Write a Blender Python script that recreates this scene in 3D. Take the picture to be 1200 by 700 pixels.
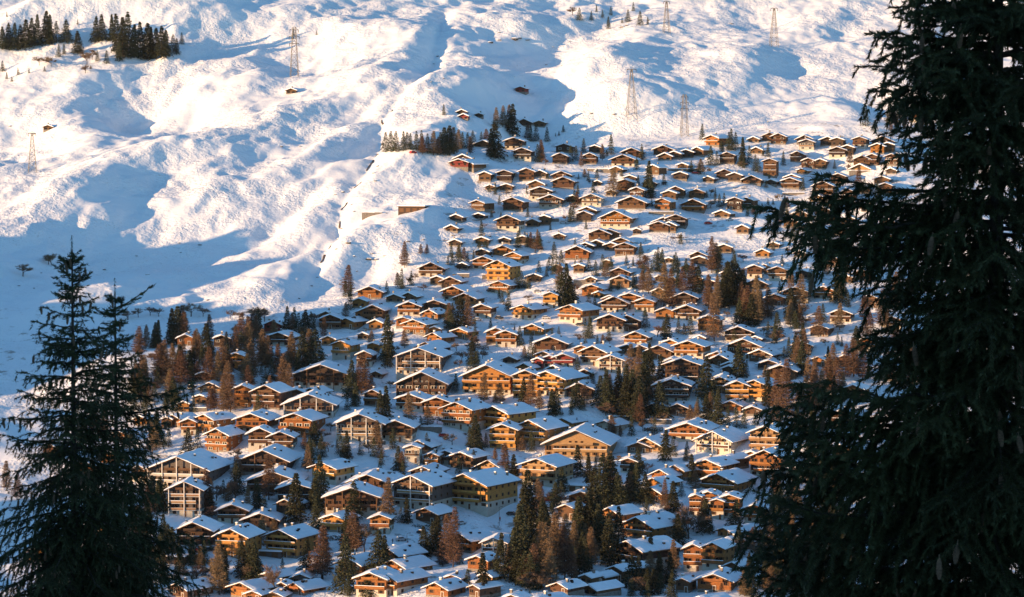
import bpy, math, random
import numpy as np
from math import sin, cos, tan, radians as R, pi, sqrt, atan2
for o in list(bpy.data.objects): bpy.data.objects.remove(o)
scene = bpy.context.scene
COL = scene.collection
rnd = random.Random(11)
# ---------------------------------------------------------------- camera
F_PX = 3403.0                      # focal length in pixels of a 1200 px wide picture
PITCH = -atan2(200, F_PX)          # eye level lies at row 150
cam_d = bpy.data.cameras.new('camera'); cam = bpy.data.objects.new('camera', cam_d); COL.objects.link(cam)
cam.location = (0, 0, 0); cam.rotation_euler = (pi/2 + PITCH, 0, 0)
cam_d.sensor_width = 36; cam_d.lens = 36*F_PX/1200; cam_d.clip_start = 0.5; cam_d.clip_end = 9000
scene.camera = cam
# ---------------------------------------------------------------- light
SUN_AZ, SUN_EL = R(63), R(6.5)     # behind the camera, to its left
w = bpy.data.worlds.new('World'); scene.world = w; w.use_nodes = True
nt = w.node_tree; bg = nt.nodes['Background']
sky = nt.nodes.new('ShaderNodeTexSky'); sky.sky_type = 'NISHITA'; sky.sun_disc = False
sky.sun_elevation = SUN_EL; sky.sun_rotation = pi + SUN_AZ
sky.altitude = 1500; sky.air_density = 1.0; sky.dust_density = 0.4; sky.ozone_density = 2.0
tint = nt.nodes.new('ShaderNodeMixRGB'); tint.blend_type = 'MULTIPLY'; tint.inputs[0].default_value = 1; tint.inputs[2].default_value = (.68, .91, 1.0, 1)
nt.links.new(sky.outputs[0], tint.inputs[1]); nt.links.new(tint.outputs[0], bg.inputs[0]); bg.inputs[1].default_value = 0.15
sl = bpy.data.lights.new('sun', 'SUN'); so = bpy.data.objects.new('sun', sl); COL.objects.link(so)
sl.energy = 5.0; sl.angle = R(0.5); sl.color = (1.0, 0.63, 0.33)
so.rotation_euler = (pi/2 - SUN_EL, 0, -SUN_AZ)
so.location = (-300, -250, 120)
vs = scene.view_settings; vs.view_transform = 'Standard'; vs.look = 'None'; vs.gamma = 1; vs.use_curve_mapping = False
vs.exposure = 1.1
# ---------------------------------------------------------------- helpers
def mesh_np(name, V, Fs, mats, mi=None, smooth=False):
    """V (n,3), Fs list of index tuples or array (m,k)"""
    me = bpy.data.meshes.new(name)
    V = np.asarray(V, dtype=np.float32)
    if isinstance(Fs, np.ndarray):
        m, k = Fs.shape
        me.vertices.add(len(V)); me.vertices.foreach_set('co', V.ravel())
        me.loops.add(m*k); me.loops.foreach_set('vertex_index', Fs.astype(np.int32).ravel())
        me.polygons.add(m); me.polygons.foreach_set('loop_start', np.arange(0, m*k, k, dtype=np.int32))
        me.update(calc_edges=True)
    else:
        me.from_pydata([tuple(map(float, v)) for v in V], [], Fs); me.update()
    for m_ in (mats if isinstance(mats, (list, tuple)) else [mats]): me.materials.append(m_)
    if mi is not None: me.polygons.foreach_set('material_index', np.asarray(mi, dtype=np.int32))
    if smooth: me.polygons.foreach_set('use_smooth', np.ones(len(me.polygons), dtype=bool))
    return me
def link(name, data, parent=None, loc=(0,0,0), rot=(0,0,0), scl=(1,1,1)):
    o = bpy.data.objects.new(name, data); COL.objects.link(o)
    o.location = loc; o.rotation_euler = rot; o.scale = scl
    if parent is not None: o.parent = parent
    return o
def tag(o, label=None, cat=None, group=None, kind=None):
    if label: o['label'] = label
    if cat: o['category'] = cat
    if group: o['group'] = group
    if kind: o['kind'] = kind
    return o
class MB:
    def __init__(s): s.V = []; s.F = []; s.M = []
    def poly(s, pts, faces, m=0):
        b = len(s.V); s.V += [tuple(p) for p in pts]
        for f in faces: s.F.append(tuple(b+i for i in f)); s.M.append(m)
    def box(s, x0, x1, y0, y1, z0, z1, m=0):
        s.poly([(x0,y0,z0),(x1,y0,z0),(x1,y1,z0),(x0,y1,z0),(x0,y0,z1),(x1,y0,z1),(x1,y1,z1),(x0,y1,z1)],
               [(0,3,2,1),(4,5,6,7),(0,1,5,4),(1,2,6,5),(2,3,7,6),(3,0,4,7)], m)
    def bar(s, a, b, r, n=4, m=0, r2=None):
        a = np.array(a, float); b = np.array(b, float); d = b-a; L = np.linalg.norm(d)
        if L < 1e-6: return
        d /= L; u = np.cross(d, (0,0,1) if abs(d[2]) < .9 else (1,0,0)); u /= np.linalg.norm(u); v = np.cross(d, u)
        r2 = r if r2 is None else r2; P = []
        for c, rr in ((a, r), (b, r2)):
            for k in range(n):
                t = 2*pi*k/n; P.append(c + rr*(cos(t)*u + sin(t)*v))
        s.poly(P, [(k, (k+1)%n, n+(k+1)%n, n+k) for k in range(n)] + [tuple(range(n))[::-1], tuple(range(n, 2*n))], m)
    def prism(s, prof, y0, y1, m=0):           # profile in xz, extruded along y
        n = len(prof); P = [(x, y0, z) for x, z in prof] + [(x, y1, z) for x, z in prof]
        s.poly(P, [tuple(range(n)), tuple(range(2*n-1, n-1, -1))] + [(k, n+k, n+(k+1)%n, (k+1)%n) for k in range(n)], m)
    def mesh(s, name, mats, smooth=False): return mesh_np(name, s.V, s.F, mats, s.M, smooth)
    def build(s, name, mats, parent=None, **k): return link(name, s.mesh(name, mats), parent, **k)
# ---------------------------------------------------------------- materials
def mat(name, base, rough=0.8, var=0.25, scale=1.5, hue=0.0, rand=0.0, bump=0.0, spec=0.3, stretch=(1,1,1), dark=None, coords='Object'):
    m = bpy.data.materials.new(name); m.use_nodes = True; t = m.node_tree; n = t.nodes; l = t.links
    b = n['Principled BSDF']; b.inputs['Roughness'].default_value = rough; b.inputs['Specular IOR Level'].default_value = spec
    tc = n.new('ShaderNodeTexCoord'); mp = n.new('ShaderNodeMapping'); mp.inputs['Scale'].default_value = stretch
    l.new(tc.outputs[coords], mp.inputs[0])
    no = n.new('ShaderNodeTexNoise'); no.inputs['Scale'].default_value = scale; no.inputs['Detail'].default_value = 6; no.inputs['Roughness'].default_value = .65
    l.new(mp.outputs[0], no.inputs['Vector'])
    cr = n.new('ShaderNodeValToRGB'); cr.color_ramp.elements[0].position = .3; cr.color_ramp.elements[1].position = .7
    d = dark or tuple(c*(1-var) for c in base); br = tuple(min(1, c*(1+var*.6)) for c in base)
    cr.color_ramp.elements[0].color = (*d, 1); cr.color_ramp.elements[1].color = (*br, 1)
    l.new(no.outputs['Fac'], cr.inputs[0]); out = cr.outputs[0]
    if rand or hue:
        oi = n.new('ShaderNodeObjectInfo'); hs = n.new('ShaderNodeHueSaturation')
        mr = n.new('ShaderNodeMapRange'); mr.inputs['To Min'].default_value = 1-rand; mr.inputs['To Max'].default_value = 1+rand
        l.new(oi.outputs['Random'], mr.inputs[0]); l.new(mr.outputs[0], hs.inputs['Value'])
        if hue:
            m2 = n.new('ShaderNodeMapRange'); m2.inputs['To Min'].default_value = .5-hue; m2.inputs['To Max'].default_value = .5+hue
            l.new(oi.outputs['Random'], m2.inputs[0]); l.new(m2.outputs[0], hs.inputs['Hue'])
        l.new(out, hs.inputs['Color']); out = hs.outputs[0]
    l.new(out, b.inputs['Base Color'])
    if bump:
        bp = n.new('ShaderNodeBump'); bp.inputs['Distance'].default_value = bump; bp.inputs['Strength'].default_value = .8
        l.new(no.outputs['Fac'], bp.inputs['Height']); l.new(bp.outputs[0], b.inputs['Normal'])
    return m
WOOD = {'o': mat('larch_boards', (.27,.105,.028), var=.5, scale=.9, rand=.12, hue=.008, stretch=(1,1,3)),
        'y': mat('golden_boards', (.42,.20,.050), var=.35, scale=.9, rand=.1, hue=.008, stretch=(1,1,3)),
        'b': mat('brown_boards', (.105,.050,.024), var=.4, scale=.9, rand=.2, hue=.01, stretch=(1,1,3)),
        'd': mat('dark_boards', (.052,.030,.020), var=.4, scale=.9, rand=.2, hue=.01, stretch=(1,1,3)),
        'r': mat('red_boards', (.20,.035,.028), var=.4, scale=.9, rand=.1, stretch=(1,1,3)),
        't': mat('tan_boards', (.31,.18,.085), var=.3, scale=.9, rand=.1, hue=.008, stretch=(1,1,3)),
        'w': mat('cream_plaster', (.50,.43,.33), var=.12, scale=.7, rand=.06),
        'g': mat('grey_boards', (.11,.09,.08), var=.3, scale=.8, rand=.1)}
M_PLASTER = mat('pale_plaster', (.48,.43,.35), var=.15, scale=.6, rand=.08)
M_STONE = mat('stone_wall', (.20,.17,.14), var=.5, scale=1.6, rand=.15, bump=.1)
M_TRIM = mat('trim_wood', (.13,.065,.03), var=.3, scale=2, rand=.15)
M_FRAMEW = mat('white_frame', (.6,.56,.5), var=.1)
M_FRAMEB = mat('brown_frame', (.12,.06,.03), var=.2)
M_GLASS = mat('window_glass', (.012,.011,.011), rough=.2, var=.4, scale=.4, rand=.5, spec=.25)
M_METAL = mat('galvanised_steel', (.12,.11,.10), rough=.5, var=.2)
M_ROCK = mat('dark_rock', (.10,.075,.055), var=.5, scale=.8, rand=.3, bump=.3)
M_BARK = mat('tree_bark', (.075,.05,.035), var=.4, scale=6, rand=.2)
M_BARKF = mat('rough_bark', (.05,.034,.025), var=.5, scale=14, bump=.02, stretch=(1,1,.3))
M_ROOFSNOW = mat('roof_snow', (.83,.85,.88), rough=.6, var=.06, scale=.35, bump=.12, rand=.02)
# ---------------------------------------------------------------- noise
def _h(ix, iy, s):
    n = (ix.astype(np.int64)*374761393 + iy.astype(np.int64)*668265263 + s*1442695041) & 0xffffffff
    n = ((n ^ (n >> 13))*1274126177) & 0xffffffff
    return ((n ^ (n >> 16)) & 0xffff)/32767.5 - 1
def vnoise(x, y, s=0):
    ix = np.floor(x); iy = np.floor(y); fx = x-ix; fy = y-iy
    fx = fx*fx*fx*(fx*(fx*6-15)+10); fy = fy*fy*fy*(fy*(fy*6-15)+10)
    a = _h(ix,iy,s); b = _h(ix+1,iy,s); c = _h(ix,iy+1,s); d = _h(ix+1,iy+1,s)
    return a+(b-a)*fx+(c-a)*fy+(a-b-c+d)*fx*fy
def fbm(x, y, s=0, oc=4, g=.5):
    r = 0; a = 1.
    for k in range(oc):
        r = r + a*vnoise(x*1.0, y*1.0, s+k*17); x, y = x*1.63+y*1.19+7.3, y*1.63-x*1.19+3.1; a *= g
    return r
# ---------------------------------------------------------------- terrain
def smooth_tab(ys, zs, sig):
    g = np.arange(-3500, 8001, 5.0); z = np.interp(g, ys, zs)
    k = np.exp(-.5*(np.arange(-60, 61)*5/sig)**2); k /= k.sum()
    return g, np.convolve(np.pad(z, 60, mode='edge'), k, 'valid')
NEARY = [-3500,-700,-150,-20,3,15,30,60,120,300,550,800,900]; NEARZ = [60,22,2,-1.6,-2.4,-9,-14,-24,-42,-84,-132,-158,-158.5]
def rz(row, D): return (row-150)/-F_PX*D
R_ROWS = [(700,960),(640,1040),(560,1130),(480,1230),(400,1340),(300,1500),(200,1680),(160,1770),(0,2110)]
L_ROWS = [(700,960),(640,1040),(560,1130),(480,1230),(400,1340),(375,1390),(300,1530),(200,1700),(100,1870),(0,2050)]
FARY = [2600,3200,4000,8000]; FARZ = [255,460,640,700]
gR, zR = smooth_tab(NEARY+[d for r,d in R_ROWS]+FARY, NEARZ+[rz(r,d) for r,d in R_ROWS]+FARZ, 28)
gL, zL = smooth_tab(NEARY+[d for r,d in L_ROWS]+FARY, NEARZ+[rz(r,d) for r,d in L_ROWS]+FARZ, 28)
gN, zN = smooth_tab(NEARY+[960], NEARZ+[rz(700,960)], 6)
def sstep(a, b, x):
    t = np.clip((x-a)/(b-a), 0, 1); return t*t*(3-2*t)
def base(x, y):
    yy = np.maximum(y, 1.0); u = x/np.maximum(yy, 400)
    wR = sstep(-.10, -.02, u)
    z = np.interp(y, gL, zL)*(1-wR) + np.interp(y, gR, zR)*wR
    z = np.where(y < 200, np.interp(y, gN, zN), z)
    return z
def px_dir(px, py):
    cx = (np.asarray(px, float)-600)/F_PX; cz = (350-np.asarray(py, float))/F_PX
    return np.stack([cx, cos(PITCH)-cz*sin(PITCH), sin(PITCH)+cz*cos(PITCH)], -1)
def cast(px, py, H, t0=880, t1=2900):
    d = px_dir(px, py); d = d/d[...,1:2]
    T = np.arange(t0, t1, 3.0); lo = np.full(len(d), t1, float); found = np.zeros(len(d), bool)
    for t in T:
        z = H(d[:,0]*t, d[:,1]*t); hit = (~found) & (d[:,2]*t < z)
        lo = np.where(hit, t-3, lo); found |= hit
    a = lo.copy(); b = lo+3
    for _ in range(10):
        m = (a+b)/2; h = d[:,2]*m < H(d[:,0]*m, d[:,1]*m); b = np.where(h, m, b); a = np.where(h, a, m)
    return np.stack([d[:,0]*b, d[:,1]*b, H(d[:,0]*b, d[:,1]*b)], -1)
# line features, traced on the hill: gully of the brook, tracks, snow road
def line_world(pts): 
    p = np.array(pts, float); return cast(p[:,0], p[:,1], base)[:, :2]
def seg_dist(x, y, L):
    d = np.full(np.shape(x), 1e9)
    for (ax, ay), (bx, by) in zip(L[:-1], L[1:]):
        vx, vy = bx-ax, by-ay; t = np.clip(((x-ax)*vx+(y-ay)*vy)/(vx*vx+vy*vy), 0, 1)
        d = np.minimum(d, np.hypot(x-ax-t*vx, y-ay-t*vy))
    return d
BROOK = line_world([(522,20),(512,62),(506,95),(498,118),(472,140),(447,165),(444,188),(437,208),(418,228),(398,250),(394,285),(376,318),(356,345)])
GULLY2 = line_world([(285,88),(255,105),(228,118),(212,140),(205,150)])
TRACKS = [line_world(t) for t in ([(835,150),(870,138),(910,128),(960,124)], [(600,240),(560,262),(500,282),(455,330)], [(700,190),(770,165),(850,150)],
          [(460,252),(520,256),(560,252)], [(0,150),(60,158),(140,156)], [(520,170),(600,148),(640,120),(668,60)],
          [(430,648),(520,622),(600,600),(680,566)], [(175,490),(215,458),(270,438),(330,425)], [(530,378),(610,372),(700,384),(760,384)], [(600,262),(700,262),(800,266),(880,256)], [(640,205),(740,200),(840,205),(930,222)], [(560,345),(610,335),(650,352)])]
# mounds and hollows: px, py, half width across (m), half depth (m), turn (deg), height (m)
MOUNDS = [(95,135,40,40,20,9),(150,115,45,30,10,-8),(180,132,40,30,0,-9),(240,118,30,50,-30,8),(330,150,35,45,-25,8),(372,128,35,35,0,-8),(450,118,40,40,-20,10),(478,108,26,45,-25,-9),
 (500,150,40,40,0,8),(350,70,70,28,-20,-12),(300,58,70,25,-8,10),(250,45,60,25,0,-10),(420,40,60,30,-30,8),(560,60,50,60,-25,10),(640,62,60,45,0,-14),(600,30,60,30,-20,8),
 (700,75,40,60,-20,11),(655,115,50,34,0,-13),(730,110,40,50,-10,9),(648,150,60,30,0,-8),(740,150,40,20,0,-5),(720,128,40,30,0,8),(905,25,30,22,0,-6),(985,40,20,16,0,-5),(965,35,26,26,0,4),(1020,118,26,26,0,-8),(1000,130,22,20,0,5),
 (880,75,30,30,-20,4),(925,80,14,14,0,-4),(840,95,30,40,-20,4),(60,190,50,50,-20,9),(20,160,40,40,0,-9),(120,200,40,50,-30,8),(200,215,40,70,-30,11),(250,250,35,70,-30,-10),(300,230,40,80,-30,12),(345,250,28,60,-30,-9),
 (330,310,34,50,-25,8),(370,280,22,40,-25,-8),(260,300,60,50,-20,-10),(150,280,60,50,-10,-8),(90,255,50,40,-10,8),(170,230,24,44,-30,-8),(425,200,26,30,-10,-7),(432,312,16,24,0,-7),(415,300,16,24,0,4),(480,205,44,44,-20,9),(500,270,50,50,-15,7),(455,300,20,30,-10,4),
 (540,120,40,30,-20,7),(570,108,26,50,-30,6),(595,140,30,28,0,-6),(410,165,30,30,0,5),(30,40,80,40,-10,8),(100,15,70,30,0,9),(180,5,60,30,0,8),(230,25,50,40,0,6)]
mw = cast([m[0] for m in MOUNDS], [m[1] for m in MOUNDS], base)
def village_mask(x, y):
    px = 600+F_PX*x/np.maximum(y, 400)
    yb = np.interp(px, [-400,0,200,350,420,500,540,600,700,1200,1700], [1370,1375,1385,1400,1450,1520,1640,1760,1775,1790,1800])
    return 1-sstep(-25, 55, y-yb)
def height(x, y):
    z = base(x, y)
    near = sstep(700, 950, y); v = village_mask(x, y); up = 1-v
    u = .45*x+.89*y; q = .89*x-.45*y          # ridges run away and to the right
    big = 14*fbm(q/170, u/480, 3, 2, .45) + 7.0*fbm(q/62+3, u/150, 9, 2, .5) + 2.6*fbm(q/26+1, u/62, 15, 3, .5)
    rid = 1-np.abs(fbm(q/95+9, u/260, 21, 2, .5))*1.4
    calm = 1-.72*sstep(.025, .075, x/np.maximum(y, 400))
    z = z + near*up*calm*(big + 3.2*rid) + near*v*(4.6*fbm(x/80, y/80, 31, 2) + 1.7*fbm(x/27, y/27, 33, 3))
    z = z + near*up*(1.0*fbm(x/15, y/18, 51, 3, .6))
    for (a, b, sx, sy, rot, h), c in zip(MOUNDS, mw):
        ca, sa = cos(R(rot)), sin(R(rot)); dx = x-c[0]; dy = y-c[1]
        p = (dx*ca+dy*sa)/(sx*.8); r = (-dx*sa+dy*ca)/(sy*1.25)
        z = z + 1.1*h*np.exp(-(p*p+r*r)*.9)
    db = seg_dist(x, y, BROOK); z = z - 3.0*np.exp(-(db/8)**2) - 1.0*np.exp(-(db/2.5)**2)
    z = z - 3.5*np.exp(-(seg_dist(x, y, GULLY2)/9)**2)
    for t in TRACKS: z = z - .8*np.exp(-(seg_dist(x, y, t)/3.0)**2)
    # unseen spur added left of the picture to shade the open slope's lower left
    cy = 1200+np.maximum(-x-330, 0)*.0; 
    z = z + SHADE_SPUR_H*np.exp(-((x+556)/100)**2)*np.exp(-((y-1340)/200)**2)*(1+.5*fbm(x/44, y/44, 77, 4))
    z = z + 84*np.exp(-((x+560)/85)**2-((y-868)/75)**2)*(1+.3*fbm(x/35, y/35, 78, 3))  # unseen hill added outside the view to shade the lower left chalets
    z = z + 74*np.exp(-((x+530)/80)**2-((y-1150)/62)**2)*(1+.3*fbm(x/35, y/35, 79, 3))  # smaller unseen hill, added to shade the ground at the left edge
    # unseen knoll behind and left of the viewpoint, added to shade the near spruces
    z = z + 62*np.exp(-((x+190)/100)**2-((y+62)/95)**2)
    return z
SHADE_SPUR_H = 74
def fine_axis(lo, a, b, hi, fine, coarse):
    L = [a - coarse*(1.12**k-1)/.12 for k in range(1, 60)]; L = [v for v in L if v > lo][::-1] + [lo]*0
    M = list(np.arange(a, b, fine)); Hh = [b + coarse*(1.12**k-1)/.12 for k in range(0, 60)]; Hh = [v for v in Hh if v < hi]
    return np.array(sorted([lo]+L+M+Hh+[hi]))
xs = fine_axis(-2600, -440, 440, 2600, 1.7, 6)
ys = np.concatenate([np.arange(-1500, -500, 100), np.arange(-500, -60, 20), np.arange(-60, 140, 4), np.arange(140, 890, 15), np.arange(890, 2300, 1.7), [2310,2330,2360,2400,2460,2540,2650,2800,3000,3300,3700,4200]])
X, Y = np.meshgrid(xs, ys); Z = height(X, Y)
nx, ny = len(xs), len(ys)
V = np.stack([X.ravel(), Y.ravel(), Z.ravel()], -1)
i = (np.arange(ny-1)[:,None]*nx + np.arange(nx-1)[None,:]).ravel()
Fq = np.stack([i, i+1, i+1+nx, i+nx], -1)
def snow_material():
    m = bpy.data.materials.new('snow'); m.use_nodes = True; t = m.node_tree; n = t.nodes; l = t.links
    b = n['Principled BSDF']; b.inputs['Roughness'].default_value = .7; b.inputs['Specular IOR Level'].default_value = .2
    g = n.new('ShaderNodeNewGeometry')
    def noise(sc, det=4, ro=.6, dist=0):
        no = n.new('ShaderNodeTexNoise'); no.inputs['Scale'].default_value = sc; no.inputs['Detail'].default_value = det
        no.inputs['Roughness'].default_value = ro; no.inputs['Distortion'].default_value = dist
        l.new(g.outputs['Position'], no.inputs['Vector']); return no.outputs['Fac']
    def math_(op, a, bb=None, c=None):
        k = n.new('ShaderNodeMath'); k.operation = op
        for s_, v_ in zip(k.inputs, (a, bb, c)):
            if v_ is None: continue
            if isinstance(v_, (int, float)): s_.default_value = v_
            else: l.new(v_, s_)
        return k.outputs[0]
    def ramp(f, a, b_):
        k = n.new('ShaderNodeMapRange'); k.inputs['From Min'].default_value = a; k.inputs['From Max'].default_value = b_; k.clamp = True
        l.new(f, k.inputs[0]); return k.outputs[0]
    rough_zone = ramp(noise(.014, 5, .7), .42, .58)          # tussocks show through in patches
    fine = noise(.42, 3, .6); finer = noise(.85, 2, .5)
    bumps = math_('ADD', math_('MULTIPLY', fine, 1.1), math_('MULTIPLY', finer, .4))
    amp = math_('ADD', math_('MULTIPLY', rough_zone, 1.0), .22)
    h = math_('MULTIPLY', bumps, amp)
    bp = n.new('ShaderNodeBump'); bp.inputs['Distance'].default_value = 1.4; bp.inputs['Strength'].default_value = .55
    l.new(h, bp.inputs['Height']); l.new(bp.outputs[0], b.inputs['Normal'])
    tuft = math_('MULTIPLY', ramp(noise(.9, 3, .7), .60, .68), math_('MULTIPLY', rough_zone, .55))
    mx = n.new('ShaderNodeMixRGB'); mx.inputs[1].default_value = (.86,.87,.885,1); mx.inputs[2].default_value = (.30,.21,.13,1)
    l.new(tuft, mx.inputs[0])
    # trodden ground, hedges of brown grass between the houses
    a = n.new('ShaderNodeAttribute'); a.attribute_name = 'village'
    dirt = math_('MULTIPLY', math_('MULTIPLY', ramp(noise(.09, 6, .75), .57, .64), a.outputs['Fac']), .75)
    m2 = n.new('ShaderNodeMixRGB'); m2.inputs[2].default_value = (.20,.14,.09,1); l.new(dirt, m2.inputs[0]); l.new(mx.outputs[0], m2.inputs[1])
    # bare hillside where the viewpoint stands
    a2 = n.new('ShaderNodeAttribute'); a2.attribute_name = 'near'
    m3 = n.new('ShaderNodeMixRGB'); m3.inputs[2].default_value = (.62,.62,.63,1); l.new(a2.outputs['Fac'], m3.inputs[0]); l.new(m2.outputs[0], m3.inputs[1])
    l.new(m3.outputs[0], b.inputs['Base Color'])
    return m
M_SNOW = snow_material()
gme = mesh_np('ground', V, Fq, M_SNOW, smooth=True)
at = gme.attributes.new('village', 'FLOAT', 'POINT'); vm = (village_mask(X, Y)*sstep(880, 960, Y)).ravel().astype(np.float32); at.data.foreach_set('value', vm)
at = gme.attributes.new('near', 'FLOAT', 'POINT'); at.data.foreach_set('value', (1-sstep(300, 800, Y)).ravel().astype(np.float32))
ground = link('ground', gme); tag(ground, kind='structure')
def hgt(x, y):
    """height of the ground mesh itself"""
    x = np.asarray(x, float); y = np.asarray(y, float)
    i = np.clip(np.searchsorted(xs, x)-1, 0, nx-2); j = np.clip(np.searchsorted(ys, y)-1, 0, ny-2)
    fx = (x-xs[i])/(xs[i+1]-xs[i]); fy = (y-ys[j])/(ys[j+1]-ys[j])
    return (Z[j,i]*(1-fx)+Z[j,i+1]*fx)*(1-fy) + (Z[j+1,i]*(1-fx)+Z[j+1,i+1]*fx)*fy

# ---------------------------------------------------------------- thin winter haze
hb_ = MB(); hb_.box(-2640, 2640, -1540, 4240, float(Z.min())-2, max(float(Z.max()), 60)+6)
hz = bpy.data.materials.new('haze'); hz.use_nodes = True; hn = hz.node_tree
for n_ in list(hn.nodes):
    if n_.type != 'OUTPUT_MATERIAL': hn.nodes.remove(n_)
hv = hn.nodes.new('ShaderNodeVolumePrincipled'); hv.inputs['Density'].default_value = 0.000007; hv.inputs['Color'].default_value = (.80, .88, 1.0, 1)
hn.links.new(hv.outputs[0], hn.nodes['Material Output'].inputs['Volume'])
tag(hb_.build('haze', hz), kind='stuff')

# the brook: dark water showing where the snow has fallen in
def resample(L, st):
    out = []
    for (ax, ay), (bx, by) in zip(L[:-1], L[1:]):
        n = max(1, int(math.hypot(bx-ax, by-ay)/st)); out += [(ax+(bx-ax)*k/n, ay+(by-ay)*k/n) for k in range(n)]
    return np.array(out)
bp_ = resample(BROOK[4:-1], 2.0); sb = MB(); run = []
tt = np.arange(len(bp_)); wig = np.stack([2.6*vnoise(tt/7.0, tt*0+.5, 4), 1.2*vnoise(tt/5.0, tt*0+2.5, 6)], -1); bp_ = bp_+wig
openw = (vnoise(tt/6.0, tt*0+9.5, 8)+.9*vnoise(tt/2.2, tt*0+1.5, 12)) > .08
for k in range(len(bp_)-1):
    if not openw[k]: continue
    w_ = .3+.5*abs(float(vnoise(np.array([k/3.0]), np.array([5.5]), 3)[0])); d_ = bp_[k+1]-bp_[k]; d_ /= np.linalg.norm(d_); nrm = np.array([-d_[1], d_[0]])
    P_ = [bp_[k]-nrm*w_, bp_[k]+nrm*w_, bp_[k+1]+nrm*w_*.9, bp_[k+1]-nrm*w_*.9]; zz = [float(hgt(*p)) for p in P_]
    sb.poly([(p[0], p[1], z_+.35) for p, z_ in zip(P_, zz)]+[(p[0], p[1], z_-1) for p, z_ in zip(P_, zz)], [(3,2,1,0),(0,1,5,4),(1,2,6,5),(2,3,7,6),(3,0,4,7)])
stream = link('stream', sb.mesh('stream', M_ROCK)); tag(stream, kind='structure')
# ---------------------------------------------------------------- landmarks and describing words
# x, y of the house in the picture | its own full description | how others are located by it
LAND = """376 427|wide dark hotel-like chalet with rows of long balconies|the dark hotel chalet
491 408|grey terraced block with stacked pale balcony floors|the grey terraced block
494 436|broad dark brown chalet with one huge low gable|the broad dark gable
570 428|big golden apartment chalet, left one of the golden row|the big golden block
675 504|widest tan apartment chalet with a very broad snowy gable|the widest tan gable
546 555|golden apartment block above the open snow road, long flank in view|the golden road block
209 535|longest white-framed balcony block, partly behind the left spruce|the longest balcony block
217 564|tall grey-brown block of stacked balconies near the left spruce|the tall balcony tower
412 571|broad brown balconied chalet block behind a tall spruce|the broad brown block
330 620|bright golden chalet with a long flank above the lower piste|the bright golden chalet
737 633|dark barn-like chalet under a wide unbroken snow roof|the dark barn roof
722 662|big snow roof at the bottom, its flank nearly all white|the big white roof
812 637|left of two tall narrow orange gables by the right spruce|the twin orange gables
864 446|left half of a golden twin-gabled balconied chalet|the golden twin gables
897 499|tan balconied chalet under the tip of the right spruce branch|the tan branch-tip chalet
842 554|wide golden low chalet left of the right spruce|the wide golden chalet
660 414|red-walled chalet, largest of the small red row|the red row
645 394|broad brown gable just above the small red chalets|the brown gable
721 247|large orange chalet on the upper slope with a long balcony|the large upper chalet
584 305|golden chalet at the upper left fringe of the village|the golden fringe chalet
505 307|brown chalet alone at the left fringe below the bare slope|the left fringe chalet
538 186|reddish long cabin below the row of small conifers|the long red cabin
610 101|tiny lone reddish hut high on the open slope|the tiny lone hut
602 161|dark upper-left chalet beside the tall brown larch|the dark upper chalet
835 158|orange chalet highest beside a lone spruce under the pylon|the orange pylon chalet
943 163|grey-fronted chalet in the topmost row|the grey top-row chalet
902 186|narrow tall brown tower-like chalet among top spruces|the tower-like chalet
964 212|brown upper-right chalet, largest near the right spruce|the upper-right chalet
1072 129|small orange chalet glimpsed beside the right spruce trunk|the glimpsed orange chalet
319 375|small red chalet at the left upper village edge|the small red chalet
217 391|lone orange chalet near the left edge under the bare slope|the lone left chalet
720 347|long brown chalet with a long flank, mid village|the long brown chalet
715 368|left of two joined brown balconied chalets above white ground|the joined brown pair
932 336|brown chalet just under the right spruce's long branch|the branch chalet
593 387|orange chalet with plaster base, right of a twin pair|the orange pair
433 335|orange-brown chalet highest at the left corner of the village|the left corner chalet
740 230|wide brown chalet in the middle of the upper rows|the wide upper chalet
676 288|orange chalet above the middle snowfield|the snowfield chalet
645 342|small golden chalet beside the tall dark spruce pair|the small golden chalet
865 382|dark brown wide chalet below the larch wood|the dark larchside chalet
787 444|dark low-gabled chalet right of the spruce thicket|the dark thicket chalet
799 420|dark chalet with several storeys among thicket trees|the tall dark chalet
806 495|wide orange chalet left of the white balcony chalet|the wide orange chalet
631 537|tan chalet with stacked balconies above the spruce wood|the tan stacked chalet
716 594|orange chalet with long snow roof right of spruce wood|the orange woodside chalet
749 605|orange chalet with wide snow flank and one square chimney|the wide-flanked chalet
541 624|orange chalet with a long snow roof below the piste|the pisteside chalet
463 655|orange gable with a very long snow roof, bottom left|the long snow roof
435 670|orange chalet at the bottom behind a dark spruce|the bottom orange chalet
285 681|orange chalet at the bottom edge with long snow flank|the bottom left chalet
227 611|dark brown barn-like chalet above the parked cars|the dark carside chalet
305 600|dark low chalet just above the bright golden one|the dark low chalet
320 552|broad dark chalet on the shaded lower left|the shaded dark chalet
309 527|large dark balconied chalet block at lower left|the dark balcony block
421 485|white-framed large chalet left of the terraced blocks|the white-framed chalet
346 484|orange chalet with reddish balconies, left of the white-framed one|the reddish balcony chalet
255 502|orange chalet with a long flank near the left spruce|the left orange chalet
622 492|golden chalet with long flank left of the tan gable|the golden flank chalet
545 343|orange lower chalet of a stepped pair, upper left|the stepped pair
1033 681|snow-roofed chalet seen beneath the right spruce|the chalet under branches
994 221|small brown chalet close to the right spruce's branches|the small branch-side chalet
185 42|--|the upper left grove
24 40|--|the far left grove
500 168|--|the conifer row
715 20|--|the scattered top spruces
740 110|--|the middle pylon
345 60|--|the left pylon
270 645|--|the lower left trees
781 25|--|the top pylon"""
LM = []
for ln in LAND.split('\n'):
    a, full, short = ln.split('|'); x_, y_ = map(float, a.split()); LM.append((x_, y_, full, short))
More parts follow.
